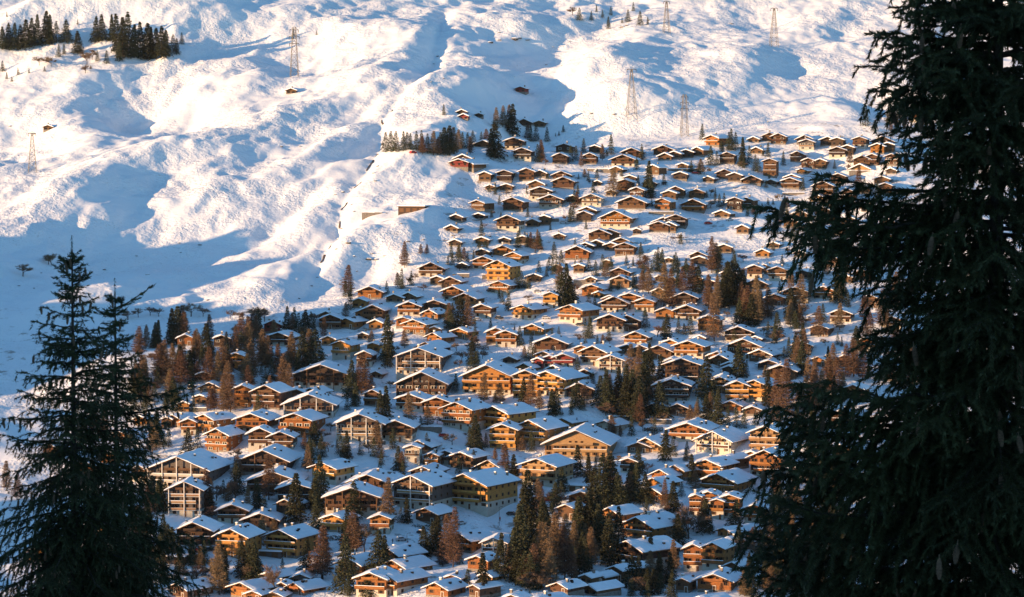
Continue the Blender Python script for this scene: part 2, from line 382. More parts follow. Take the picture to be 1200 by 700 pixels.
ORD = ' second third fourth fifth sixth seventh eighth ninth tenth eleventh twelfth thirteenth fourteenth fifteenth sixteenth seventeenth eighteenth nineteenth twentieth'.split(' ')
def ordn(n): 
    if n <= 20: return ORD[n-1]
    if n < 30: return 'twenty-'+['','first','second','third','fourth','fifth','sixth','seventh','eighth','ninth'][n-20]
    return 'thirty-'+['','first','second','third','fourth','fifth','sixth','seventh','eighth','ninth'][min(9, n-30)]
PEND = []      # (object, kind of look, x, y)
def later(o, look, px, py, fam):
    o['label'] = look; PEND.append([o, look, px, py, fam])
def finish_labels():
    G = {}
    for it in PEND:
        o, look, px, py, fam = it
        own = [l for l in LM if l[2] != '--' and fam == 'house' and abs(l[0]-it[2]) < .6 and abs(l[1]-it[3]) < .6]
        if own: o['label'] = own[0][2]; continue
        best = min(LM, key=lambda l: ((px-l[0])*.8)**2+((py-l[1])*1.3)**2); dx, dy = px-best[0], (py-best[1])*1.4
        a = math.degrees(atan2(-dy, dx)) % 360; k = int((a+22.5)//45) % 8
        dr = ('right of','above and right of','above','above and left of','left of','below and left of','below','below and right of')[k]
        head = look.split(' ')[-1] if fam != 'house' else look.split(' with')[0]
        G.setdefault((look if fam != 'house' else 'house', best[3], dr) if fam != 'tree' else (look, best[3], dr), []).append((math.hypot(dx, dy), id(o), o, look, px, py))
    for (fam, short, dr), L in G.items():
        L.sort(key=lambda t: t[:2])
        for n, (d, _, o, look, px, py) in enumerate(L):
            l = ('%s, %s%s %s' % (look, (ordn(n+1)+' ') if n else ('nearest ' if len(L) > 1 else ''), dr, short))
            wz_ = ', %d%% across %d%% down' % (round(px/12), round(py/7))
            if len((l+wz_).replace('-', ' ').split()) <= 16: l += wz_
            o['label'] = l
# ---------------------------------------------------------------- houses: gable top x, y, gable width, height, colour, length of the flank in view (pixels of the photograph)
HOUSES = """
217 391 21 14 o 4|260 392 22 15 d 4|319 375 22 15 r 2|327 389 30 16 b 14|385 393 18 12 o 8|400 399 24 22 y 14|437 401 16 12 o 4|427 411 20 18 b 8
277 413 20 20 y 6|239 435 18 12 b 6|267 436 12 9 r 3|246 447 28 13 t 10|376 427 67 28 d 6|284 451 22 27 o 6|312 451 36 28 b 16|345 454 22 14 d 4|365 454 20 14 d 14
362 462 62 28 g 8|437 456 24 20 b 8|215 470 14 13 o 4|235 462 16 12 b 8|195 488 14 14 b 4|204 485 16 15 o 20|221 490 20 20 o 4|241 485 22 22 o 26|295 484 40 25 o 18
346 484 42 27 o 18|421 485 58 31 g 6|255 502 28 27 o 20|305 501 32 26 b 6|329 505 34 22 b 4|382 364 20 10 b 4|387 368 30 17 b 6|407 372 18 13 o 16|425 362 20 14 o 6|437 357 28 20 b 8
440 374 18 12 o 6|425 389 14 9 b 4|441 434 14 9 b 8|421 349 18 12 o 5
479 353 30 17 o 6|509 351 28 14 b 8|565 356 24 16 b 8|613 357 26 17 y 18|669 357 30 21 o 22|720 347 34 18 b 12|755 349 26 16 o 6|472 371 18 13 o 5|486 374 28 17 o 16|504 362 20 12 o 14
509 382 16 10 o 4|509 389 20 13 o 16|539 384 20 13 o 14|581 384 26 19 o 5|593 387 28 19 o 5|625 379 26 14 o 12|715 368 36 20 b 4|735 369 30 19 b 4|645 394 42 17 b 6|500 400 26 14 b 18
491 408 56 32 g 14|597 417 18 9 d 6|615 425 20 13 o 14|637 411 22 12 o 8|630 419 14 14 r 4|644 416 16 15 r 4|660 414 26 16 r 6|648 429 16 8 b 4|682 404 22 12 o 8|696 405 34 23 b 16
716 416 32 20 w 6|745 388 30 17 o 10|735 403 24 12 b 6|570 428 60 34 y 14|616 434 34 32 y 6|642 435 44 28 y 24|679 448 34 18 d 6|494 436 62 29 d 6|480 461 36 20 b 10|512 465 34 22 o 8
536 471 38 31 o 22|581 476 34 30 y 34|589 497 36 29 y 8|622 492 38 29 y 26|464 492 44 25 b 6|660 489 24 13 y 16|710 492 26 15 w 18|675 504 76 32 t 20|491 515 30 14 b 14|685 432 20 12 d 6|748 517 30 14 b 6
309 527 60 28 d 16|209 535 72 36 g 30|217 564 44 40 g 6|320 552 64 24 d 6|345 565 44 26 d 6|380 541 32 24 y 24|431 555 56 22 b 16|412 571 66 32 b 8|272 590 38 23 b 6|305 600 46 20 d 8|335 584 26 19 d 14
227 611 46 29 d 14|272 619 40 33 y 20|330 620 42 32 y 26|391 602 28 21 y 18|445 602 26 23 o 8|447 591 20 14 o 8|410 652 30 22 o 26|435 670 40 30 o 20|285 681 32 20 o 36|297 691 20 14 o 12|314 671 18 11 o 24
330 681 18 14 o 8|347 681 22 15 o 26|352 671 24 12 g 6|320 692 24 14 o 10|209 682 24 19 b 32|165 545 26 20 b 14|155 592 18 10 b 8|140 504 18 13 o 10|128 528 22 16 o 10|100 540 22 16 o 8|165 487 16 12 o 8|60 520 22 16 b 10|45 640 26 18 y 10|110 610 26 18 o 12
483 521 20 21 w 3|505 530 20 17 o 6|522 527 22 17 b 8|541 529 30 20 b 18|575 538 36 20 t 30|631 537 44 31 t 24|496 546 34 18 d 14|484 557 50 38 g 30|546 555 54 40 y 38|500 594 30 19 b 18|455 556 22 14 b 10|681 575 34 18 o 6
664 590 24 18 b 14|716 594 26 26 o 24|737 536 22 18 b 10|541 624 26 22 o 28|579 629 32 24 w 8|560 650 28 19 o 14|457 640 26 16 o 30|463 655 30 16 o 32|455 672 22 24 o 44|530 672 22 13 o 10|512 681 30 19 o 22|556 684 14 16 b 40
655 681 24 14 b 20|687 672 14 12 b 12|702 671 16 12 b 14|692 685 18 12 b 30|722 662 18 18 b 44|600 695 24 12 o 12|628 697 26 12 o 30|738 633 38 30 d 42|570 672 16 10 o 14
792 544 24 16 o 20|829 538 32 24 o 22|775 549 26 14 o 18|767 559 22 13 o 22|764 570 26 17 o 20|842 554 46 22 o 22|897 527 40 32 o 18|880 528 18 12 o 4|852 532 16 17 b 20|815 579 16 26 o 3|830 575 24 18 o 5|840 584 18 24 o 4|855 579 26 28 o 6
885 590 30 24 o 10|749 605 40 26 o 34|850 617 20 13 o 44|812 637 26 32 o 4|836 635 30 32 o 14|852 629 20 14 b 22|860 657 22 13 b 18|800 676 18 18 b 10|837 671 46 22 o 16|822 697 24 10 b 26|930 546 22 18 w 4
779 360 24 14 o 5|805 357 34 18 b 5|830 369 28 19 o 6|865 382 36 18 d 6|786 397 24 10 o 8|807 399 38 21 o 10|751 404 28 15 b 5|772 404 34 17 b 8|787 419 26 12 b 6|799 420 44 31 d 8|841 411 26 10 o 6|843 415 30 14 b 6
855 424 20 9 b 4|854 428 18 11 b 4|871 397 42 23 b 4|891 409 30 16 b 12|901 421 30 12 d 6|915 427 38 18 b 8|939 399 26 15 d 6|940 424 20 9 b 6|960 417 20 12 o 14|847 437 28 10 b 4|844 441 30 19 t 4|787 444 46 27 d 8|864 446 32 25 y 4|885 445 34 25 y 18
856 469 28 14 o 8|882 475 24 12 b 6|765 472 24 13 d 6|794 472 30 15 d 6|950 446 20 10 o 8|980 462 16 11 b 6|927 447 14 9 b 10|806 495 48 22 o 14|837 505 44 26 w 22|897 499 42 31 t 14|759 512 40 18 t 24|820 393 14 8 b 4|885 394 16 8 b 4
610 101 14 8 r 4|541 128 13 7 d 3|543 133 12 7 r 3|561 132 10 6 d 2|614 139 18 9 d 4|632 141 14 8 b 4|566 164 22 9 b 4|602 161 24 14 d 6|612 173 24 15 d 5|542 181 22 9 b 4|538 186 24 11 r 8|547 187 18 11 b 16|568 201 16 12 b 5|591 199 20 14 b 5|617 197 20 15 o 4|633 199 16 9 b 5
628 211 20 10 b 5|633 219 28 16 b 6|661 168 22 11 d 5|656 179 20 13 d 4|697 170 16 10 d 4|691 179 18 13 b 4|740 173 26 12 b 5|730 181 30 14 b 8|777 170 26 12 o 5|779 179 18 9 o 4|790 177 16 9 b 4|804 175 18 10 d 4|818 172 14 11 o 12|835 158 18 13 o 14|766 193 14 12 o 10|797 201 18 10 d 4
849 198 22 12 b 5|852 178 20 14 d 4|658 200 24 10 b 4|660 207 28 14 b 4|645 228 30 16 o 5|693 227 26 15 w 4|700 211 10 7 d 2|732 210 20 15 b 4|746 219 18 13 b 4|738 205 16 8 b 4|740 230 36 15 b 5|776 232 20 14 o 8|792 218 20 13 b 4|784 223 18 11 b 4|816 221 20 12 b 4|812 233 30 15 o 6|858 234 14 12 b 6
883 160 14 7 o 4|902 155 20 11 b 4|912 156 20 13 b 4|943 158 22 11 d 4|945 163 20 13 g 3|970 160 20 11 d 4|981 161 16 11 d 4|1007 160 18 14 b 4|1034 159 28 11 d 5|1028 168 18 12 o 4|1040 167 16 12 b 3|981 172 22 13 b 4|993 170 16 12 b 4|934 177 18 13 d 4|947 185 18 13 o 4|961 186 16 12 b 4|902 186 18 21 b 2
1010 182 22 15 b 4|1022 180 18 14 b 4|1045 180 18 14 b 4|861 202 18 11 b 5|881 205 24 11 b 4|940 197 14 7 o 8|928 204 20 9 o 5|926 208 24 13 b 4|982 203 20 13 d 4|964 212 28 17 b 4|1033 206 20 10 b 4|1037 214 18 13 b 4|994 221 20 14 b 4|861 231 20 16 b 4|875 231 18 15 b 6|958 228 18 9 t 4|1008 194 24 8 t 8|1072 129 16 14 o 5|937 246 20 9 b 4
560 234 18 13 b 12|601 231 26 16 b 10|595 252 30 18 b 8|638 252 14 12 b 4|589 287 24 13 o 6|602 295 20 14 o 10|566 300 28 15 o 6|584 305 30 24 y 16|505 307 32 17 b 8|512 323 18 11 b 5|528 324 24 14 b 10|585 329 26 15 o 12|433 335 32 15 o 8|532 335 30 17 o 14|545 343 28 15 o 12|462 344 22 10 b 6|479 342 20 10 b 8
624 256 16 10 b 4|684 247 20 13 d 4|688 242 22 10 b 6|721 247 38 21 o 8|778 254 28 10 b 6|772 259 26 13 b 4|784 260 18 12 b 4|792 251 26 15 d 6|702 268 28 14 b 4|713 268 26 12 b 4|676 288 32 16 o 5|686 284 20 10 b 4|699 281 20 10 b 4|716 284 18 10 b 4|728 278 26 12 b 5|732 284 26 15 b 4|678 309 14 11 b 4
726 313 26 12 b 8|726 323 26 15 t 5|694 333 28 15 o 8|702 341 14 9 o 8|715 346 22 17 o 5|738 343 34 19 o 6|645 342 20 19 y 3|802 342 32 16 d 5|818 294 22 12 d 5|820 300 20 11 d 6|806 309 16 9 b 5|773 322 12 8 b 3|784 302 10 6 b 3|711 304 12 9 b 3|746 267 10 8 d 2|846 246 20 9 o 8
994 253 20 11 o 4|870 263 16 11 o 6|884 310 20 16 b 4|896 309 24 12 b 4|911 312 24 17 b 4|886 326 28 13 b 5|908 344 24 14 b 6|932 336 34 19 b 6|992 322 16 10 b 5
975 300 22 13 b 6|1010 315 24 14 b 6|965 335 26 15 o 8|1020 345 24 15 b 6|985 362 28 16 b 6|1045 370 24 15 b 6|960 380 24 14 b 8|1015 395 28 17 o 8|990 415 26 15 b 8|1040 430 28 16 b 6|1000 450 28 17 o 8|985 480 30 18 b 8|1033 681 30 20 b 10|1058 683 22 18 o 24|341 103 13 7 b 3|56 146 12 7 b 3|1110 540 26 18 o 10|1150 520 24 16 o 10|1010 560 28 18 o 12|985 520 24 16 b 10|1000 600 26 16 b 14
"""
FLAT = "677 568 26 9 w|200 651 34 10 g|976 236 13 14 g|482 241 32 8 d|315 645 30 8 g"
# conifers and larches: x of the stem, y of the tip, height, kind (S spruce, L larch, B bare broadleaf)
TREES = """
202 408 29 L|270 418 24 L|160 431 27 L|201 439 30 L|314 399 32 L|186 410 36 L|255 417 33 L|169 422 32 L|214 364 36 L|246 413 36 L|291 434 29 L|307 392 37 L|322 379 25 L|198 437 30 L|275 388 31 L|230 391 32 L|267 429 33 L|331 421 37 L|283 373 36 L|338 431 31 L|291 377 35 L|265 393 24 L|317 444 25 L|307 401 26 L|212 417 36 L|166 420 24 L|292 385 36 L|341 396 37 L|215 371 32 L|163 388 29 L
959 457 26 L|937 329 39 L|1021 372 31 L|953 437 25 L|927 342 30 S|981 320 28 S|934 399 30 L|975 408 31 L|1060 396 26 L|1066 381 27 S|1011 408 38 L|978 444 26 S|939 405 35 S|1051 383 27 L|1004 386 25 S|1001 414 27 L|926 356 28 L|981 425 38 L|984 321 34 S|955 423 28 L|1039 357 26 L|959 364 31 L|1013 350 25 L|940 383 29 S|1000 403 39 L|927 322 30 L|1036 346 39 L|1050 325 38 L|1069 411 39 L|951 454 31 L|1015 377 31 L|943 391 31 L|990 410 35 L|984 360 27 L
201 367 36 S|208 365 38 S|171 385 24 L|185 380 28 S|194 405 40 L|190 408 36 L|211 409 30 S|228 393 30 L|234 397 28 L|241 384 32 S|246 422 13 S|239 425 11 S|231 427 20 L|260 405 36 L|266 412 28 L|279 392 18 S|275 405 20 L|300 374 27 L|295 408 38 L|303 367 28 S|310 400 26 L
290 420 30 L|311 430 22 S|332 433 20 L|325 408 28 L|339 405 20 S|336 363 24 S|342 370 18 L|350 368 24 S|359 367 26 S|355 395 38 S|363 392 38 L|370 393 38 S|380 375 22 L|349 412 24 S|247 457 25 L|227 463 20 S|302 460 24 S|270 446 38 L|262 450 34 L|251 455 26 L
411 428 38 S|424 422 40 L|419 435 24 S|435 442 15 L|446 462 28 S|420 492 24 L|441 497 26 L|357 510 18 L|435 390 14 L|405 357 15 L|315 512 14 L
540 352 32 S|549 352 34 L|530 369 20 S|556 372 16 S|575 373 12 S|454 376 45 S|474 390 18 L|517 390 12 L|609 383 22 S|603 382 10 S|623 388 12 S|691 368 15 S|655 383 9 S|647 384 8 S|686 393 12 S|700 393 12 S|706 394 10 L|558 412 24 S|552 416 20 S|615 408 14 L|626 405 14 L|677 420 18 S|695 437 14 S
453 457 32 S|479 465 32 L|501 480 20 L|535 472 28 S|567 442 30 L|586 452 20 L|622 445 32 L|614 448 26 S|632 460 20 L|677 450 26 S|671 455 24 S|685 455 22 L|556 492 34 S|623 505 24 S|612 513 16 L|460 502 24 S|500 508 20 S|676 490 12 S|717 490 20 L|727 500 12 L|676 512 12 S
740 410 40 L|748 412 42 L|761 410 45 S|754 420 44 S|775 420 28 S|711 440 42 S|725 435 34 S|732 448 42 S|747 448 46 S|740 440 44 S|745 435 40 L|716 455 28 S|704 445 30 S|756 458 28 S|772 453 36 S|782 372 26 S|756 362 22 S|809 370 22 S|837 354 46 L|875 345 34 L|866 357 26 S|887 345 36 L|880 350 32 S|866 407 36 S
860 384 18 S|875 423 18 S|827 425 42 S|807 426 20 S|842 462 36 S|828 467 26 S|853 477 24 S|863 477 24 S|835 458 20 S|817 475 22 L|808 478 18 L|920 432 56 L|912 440 44 L|900 440 36 S|947 428 48 L|955 440 40 L|970 425 36 L|963 440 38 L|933 395 28 S|910 472 26 L|897 432 20 L|951 462 26 L|987 440 24 L|872 480 22 S|885 482 16 S
376 542 58 S|347 562 50 S|315 540 46 L|361 525 28 L|380 520 16 S|290 575 28 L|300 565 32 S|244 557 46 L|187 565 34 S|194 570 30 S|310 582 24 S|370 585 36 S|415 570 36 S|306 610 34 L|321 610 16 L|257 645 52 L|284 640 36 S|299 643 36 S|292 646 30 S|377 625 54 L|404 635 60 S|445 628 44 S|427 617 32 B|322 665 34 B|431 675 25 S
331 655 16 S|395 515 10 S|238 540 22 S
531 605 60 L|586 632 46 S|620 562 74 S|611 602 76 S|616 577 60 S|636 597 56 S|635 622 56 L|652 612 66 L|662 625 54 L|677 590 50 S|690 580 58 S|700 588 50 S|693 625 42 L|714 610 52 S|702 598 50 S|708 542 54 S|696 555 40 S|715 540 50 S|725 560 35 S|740 548 38 S|733 570 24 S|676 527 32 S|698 537 18 S|602 537 30 S|594 545 24 S|538 535 20 S
592 525 34 L|580 530 28 L|456 568 52 L|477 587 26 S|470 595 18 S|472 540 22 S|566 655 45 S|548 668 24 S|451 632 30 S|555 528 22 S|519 640 24 L|625 645 42 L|621 690 12 S|645 650 40 L|605 640 36 L|670 640 40 L|682 640 38 S
805 518 20 S|815 555 20 L|783 590 12 B|827 590 34 S|807 597 34 B|862 590 32 S|762 630 36 S|784 640 24 S|759 680 20 S|787 672 28 S|745 548 40 S|756 560 30 S|833 607 18 S|795 625 18 B|955 530 32 L|947 537 28 L|970 545 20 L|915 538 16 S|780 665 18 S|725 600 40 S
452 156 22 S|458 155 23 S|464 155 23 S|473 155 22 S|477 156 20 S|481 157 18 S|488 155 21 S|494 154 22 S|495 163 18 L|501 158 22 S|508 158 24 L|513 164 18 L|516 156 20 S|520 154 27 S|526 152 28 S|532 154 26 L|537 156 22 L|542 156 18 S|548 156 18 S|554 154 18 S|551 163 18 L|570 152 16 L|564 155 12 S|581 127 26 L|600 123 36 S|596 124 28 L|589 125 24 L|581 150 36 S|576 156 28 S|520 123 12 S|618 146 18 L|628 146 20 S|622 148 18 S|634 168 22 L|641 150 16 S
684 163 16 S|716 159 22 S|752 170 18 S|823 146 18 S|706 172 16 L|675 172 16 S|669 172 18 S|635 172 18 L|630 170 20 S|660 147 8 S|655 154 5 S|651 156 4 S|833 172 22 S|840 178 16 S|854 156 20 S|673 224 16 S|760 194 34 S|748 206 12 S|718 202 28 L|695 212 14 S|678 204 6 S|763 208 24 S|642 202 8 S|845 166 12 S|828 224 8 S|838 228 10 S
857 152 24 S|862 156 20 S|870 166 28 S|878 172 20 S|885 182 18 S|900 168 16 S|918 178 16 S|1014 124 24 S|1043 116 26 S|1052 120 24 S|1044 142 12 L|1025 142 12 S|888 186 16 S|1013 210 18 S|1028 216 18 S|991 228 14 S|978 188 10 S|990 162 8 S|1006 198 24 L|900 232 8 S|906 234 6 S|917 240 7 S|893 238 6 S|847 166 12 S
474 288 26 L|471 316 22 S|466 322 14 L|453 330 14 S|408 316 30 L|405 330 18 S|411 334 14 S|525 300 10 S|530 299 12 S|548 296 12 S|555 294 12 S|500 288 10 L|493 288 10 L|618 276 14 S|622 275 15 L|630 272 18 L|626 277 14 S|611 318 20 S|606 322 16 S|616 324 14 S|620 326 13 S|576 247 8 S|587 248 7 S|585 338 12 S
834 284 36 L|839 290 28 L|842 296 24 S|778 316 44 L|786 322 40 L|760 318 26 L|753 320 22 L|790 300 20 S|800 318 26 L|804 304 22 S|812 310 32 L|818 316 28 S|768 296 22 S|771 297 21 S|775 297 22 S|750 302 12 S|742 302 10 S|734 299 12 S|706 299 18 S|698 306 18 S|710 310 16 L|716 302 14 S|681 302 8 S|674 304 8 S
665 316 42 S|659 324 34 S|669 330 28 S|690 344 16 S|697 347 13 S|742 320 18 S|724 326 14 S|715 330 12 S|854 314 44 S|848 326 34 S|840 330 36 L|830 328 34 L|839 354 20 L|630 278 14 L|756 360 10 S|674 279 8 S
852 314 40 S|859 312 42 S|865 316 38 S|870 322 34 S|888 330 40 L|876 342 38 L|883 346 34 L|900 342 30 L|892 350 28 L|886 314 12 L
3 32 26 S|10 28 30 S|17 28 30 S|24 30 28 S|31 24 32 S|37 22 28 S|44 18 36 S|54 14 38 S|58 18 34 S|66 26 24 S|78 24 26 S|75 52 12 S|69 53 14 S|91 37 26 S|112 20 30 S|120 18 30 S|131 18 30 S|137 18 44 S|150 16 48 S|144 22 46 S|157 30 38 S|165 27 40 S|172 28 42 S|178 33 36 S|183 34 30 S|189 32 36 S|194 36 30 S|203 42 20 S|207 46 18 S|213 39 13 S|8 14 6 S|91 23 6 S
114 60 12 S|125 60 15 S|3 72 12 S|21 80 8 S|14 90 6 S|8 85 8 S|34 80 6 S|52 78 6 S|140 50 22 S|102 60 16 B|60 66 12 B|46 66 11 B|100 76 10 B|108 58 12 B
344 34 8 S|343 40 6 S|371 36 5 S|679 10 14 S|693 14 10 S|699 6 8 S|706 12 9 S|716 8 10 S|713 20 14 S|736 12 14 S|742 3 10 S|750 14 16 S|759 20 9 S|729 21 6 S|671 8 10 B
150 365 10 B|162 362 10 B|176 360 10 B|186 362 9 B|224 357 14 B|238 361 10 B|270 364 10 B|281 366 9 B|294 362 13 B|303 360 14 B|27 311 13 B|57 298 12 B|60 300 11 B|310 365 12 B|20 560 26 L|8 545 30 L|110 475 36 L|122 482 30 L|98 490 26 S
975 600 40 S|1010 640 36 S|1120 600 40 L|1180 560 36 L|1090 470 36 S|1160 450 36 L|1060 420 36 S
"""
PYLONS = "740 81 58 a middle_slender_lattice_pylon_on_the_bright_slope,_directly_above_the_village|802 111 49 b lowest_square_lattice_pylon,_standing_closest_above_the_chalets|781 2 37 a highest_lattice_pylon,_cut_by_the_top_edge_of_the_picture|345 32 58 b left_lattice_pylon_standing_above_a_tiny_hut_on_the_open_slope|907 10 44 a faint_lattice_pylon_high_on_the_right,_near_the_right_spruce|38 156 46 a far_left_lattice_pylon_beside_a_rock_on_the_open_slope"
WALLS = "800 198 36 4|703 198 30 4|578 322 26 4|540 321 20 4|795 203 14 3|598 257 44 3|690 328 36 4|640 256 30 4|1010 200 30 3|930 226 26 3|436 249 24 4|775 248 30 4|505 500 26 6|318 441 26 4|232 478 22 5|440 517 24 4|770 492 34 5|725 488 28 5|965 233 22 4"
HEDGES = "391 627 34 6|200 640 30 6|567 587 36 6|500 614 36 7|240 655 26 5|790 588 22 6|690 517 24 5|630 590 18 4|705 356 20 4|560 404 26 6|765 500 24 5|470 584 20 7"
ROCKS = "603 46 10|608 45 7|618 47 5|668 49 3|659 77 3|648 55 3|693 133 4|640 76 3|575 50 7|585 47 5|513 66 4|508 75 3|505 96 3|443 181 4|438 203 4|443 195 5|440 212 4|402 225 5|412 240 3|408 285 7|415 300 4|432 304 8|440 304 6|436 297 4|418 318 3|453 250 3|478 283 6|496 281 4|531 276 5|573 277 6|562 282 4|415 248 3|64 149 5|22 335 4|48 320 3|40 338 3|122 316 5|173 322 5|244 352 5|234 287 5|212 296 3|210 285 3|160 300 3|400 268 4|397 280 4|394 292 4|372 325 4|365 335 4|350 350 4|857 28 5|720 134 5|900 143 4|948 160 3|729 32 6|735 30 5|450 300 3|760 24 5|12 148 4|40 157 4|330 172 5|393 228 3|985 345 4|585 38 4|470 262 3|520 92 3|352 172 4"
CARS = "235 644 s silver_parked_car,_second_from_left_below_the_dark_carside_chalet|243 646 d dark_parked_car_between_two_silver_cars,_lower_left|252 645 s silver_parked_car_right_of_the_first_dark_car,_lower_left|262 645 d dark_parked_car_at_the_right_end_of_the_lower_left_row|228 647 r red_parked_car_at_the_left_end_of_the_lower_left_row|484 180 r lone_red_parked_car_in_front_of_the_conifer_row_on_the_upper_slope"
LAMPS = "585 594 22|303 562 16|477 625 16|260 465 16|715 500 14|620 650 12|688 615 10"
PEOPLE = "586 611 r person_in_a_red_jacket_beside_a_street_lamp_on_the_snow_road|478 639 r person_in_a_red_jacket_walking_near_the_orange_bottom_left_roofs|467 634 d person_in_a_dark_jacket,_right_one_of_a_pair_on_the_snow|460 637 d person_in_a_dark_jacket,_left_one_of_a_pair_on_the_snow"
MORE_CARS = "470 634|495 626|540 615|600 604|640 588|660 576|225 455|250 446|290 434|205 468|560 376|585 374|640 374|680 382|720 385|745 385|620 263|660 262|735 264|830 263|855 259|660 204|700 202|770 202|815 204|885 212|575 342|630 343|690 520|520 512"
# ---------------------------------------------------------------- placing things on the hill
def parse(s): return [r.split() for r in s.replace('\n', '|').split('|') if r.strip()]
def place(recs, fx, fy):
    P = cast([fx(r) for r in recs], [fy(r) for r in recs], hgt)
    return P
WORDS = {'o':'orange-brown timber','y':'golden timber','b':'brown timber','d':'dark brown timber','r':'reddish timber','t':'tan timber','w':'cream plastered','g':'grey-brown balconied'}
NUM = ['no','one','two','three','four','five','six','seven','eight']
def where(px, py): return '%d%% across, %d%% down' % (round(px/12), round(py/7))
used_labels = set()
def uniq(look, px, py):
    a = round(px/12, 0); l = '%s, %s' % (look, where(px, py))
    if l in used_labels: l = '%s, %.1f%% across, %.1f%% down' % (look, px/12, py/7)
    used_labels.add(l); return l
# ---------------------------------------------------------------- chalets
def window_mesh(frame):
    m = MB(); f = .5
    for b in ((-f,-f+.09,-f,f),(f-.09,f,-f,f),(-f+.09,f-.09,-f,-f+.08),(-f+.09,f-.09,f-.08,f),(-.035,.035,-f+.08,f-.08)): m.box(b[0], b[1], -.07, .01, b[2], b[3], 0)
    m.box(-f+.09, -.035, -.02, 0, -f+.08, f-.08, 1); m.box(.035, f-.09, -.02, 0, -f+.08, f-.08, 1)
    return m.mesh('window', [frame, M_GLASS])
WIN = {'w': window_mesh(M_FRAMEW), 'b': window_mesh(M_FRAMEB)}
def shutter_mesh():
    m = MB(); m.box(-.5,.5,-.06,0,-.5,.5); return m.mesh('shutter', M_TRIM)
SHUT = shutter_mesh()
def door_mesh():
    m = MB(); m.box(-.5,.5,-.05,.01,0,1,0); m.box(-.62,-.5,-.08,.01,0,1.08,1); m.box(.5,.62,-.08,.01,0,1.08,1); m.box(-.5,.5,-.08,.01,1,1.08,1); m.box(.32,.40,-.09,-.05,.42,.52,1)
    return m.mesh('door', [M_TRIM, M_FRAMEW])
DOOR = door_mesh()
def snow_slab(W, y0, y1, zr, tanp, th, seed):
    """blanket on a gable roof: ridge along y at height zr"""
    r = random.Random(seed); nxs = 12; nys = max(4, int((y1-y0)/1.6)); hw = W/2; Vv = []; Ff = []
    ph = [r.uniform(0, 6.28) for _ in range(8)]
    def top(x, y):
        n = (.22 if seed % 3 else .12)*sin(x*1.1+ph[0]+.4*y)+.10*sin(y*.9+ph[1]-.3*x)+.07*sin(x*2.7+y*1.9+ph[2])
        e = min((hw-abs(x)), (y-y0), (y1-y)); rd = 1-math.exp(-max(e, 0)/.25)*.55
        return (zr-abs(x)*tanp) - .35*math.exp(-abs(x)/.6)*tanp + th*rd*(1+n)
    for j in range(nys+1):
        y = y0+(y1-y0)*j/nys; wob = .10*sin(y*1.7+ph[3])
        for i in range(nxs+1):
            x = -hw+W*i/nxs
            if i in (0, nxs): x += wob*(1 if i else -1)
            yy = y + ((.09*sin(x*1.9+ph[4])) if j in (0, nys) else 0)
            Vv.append((x, yy, top(x, yy)))
    for j in range(nys+1):
        y = y0+(y1-y0)*j/nys
        for i in range(nxs+1):
            x = -hw+W*i/nxs; Vv.append((x, y, zr-abs(x)*tanp+.012))
    n1 = (nxs+1)*(nys+1)
    for j in range(nys):
        for i in range(nxs):
            a = j*(nxs+1)+i; Ff.append((a, a+1, a+nxs+2, a+nxs+1)); b = a+n1; Ff.append((b, b+nxs+1, b+nxs+2, b+1))
    for i in range(nxs): a = i; Ff.append((a, a+n1, a+n1+1, a+1)); a = nys*(nxs+1)+i; Ff.append((a, a+1, a+1+n1, a+n1))
    for j in range(nys): a = j*(nxs+1); Ff.append((a, a+nxs+1, a+nxs+1+n1, a+n1)); a += nxs; Ff.append((a, a+n1, a+nxs+1+n1, a+nxs+1))
    return mesh_np('snow_cover', Vv, Ff, M_ROOFSNOW, smooth=False)
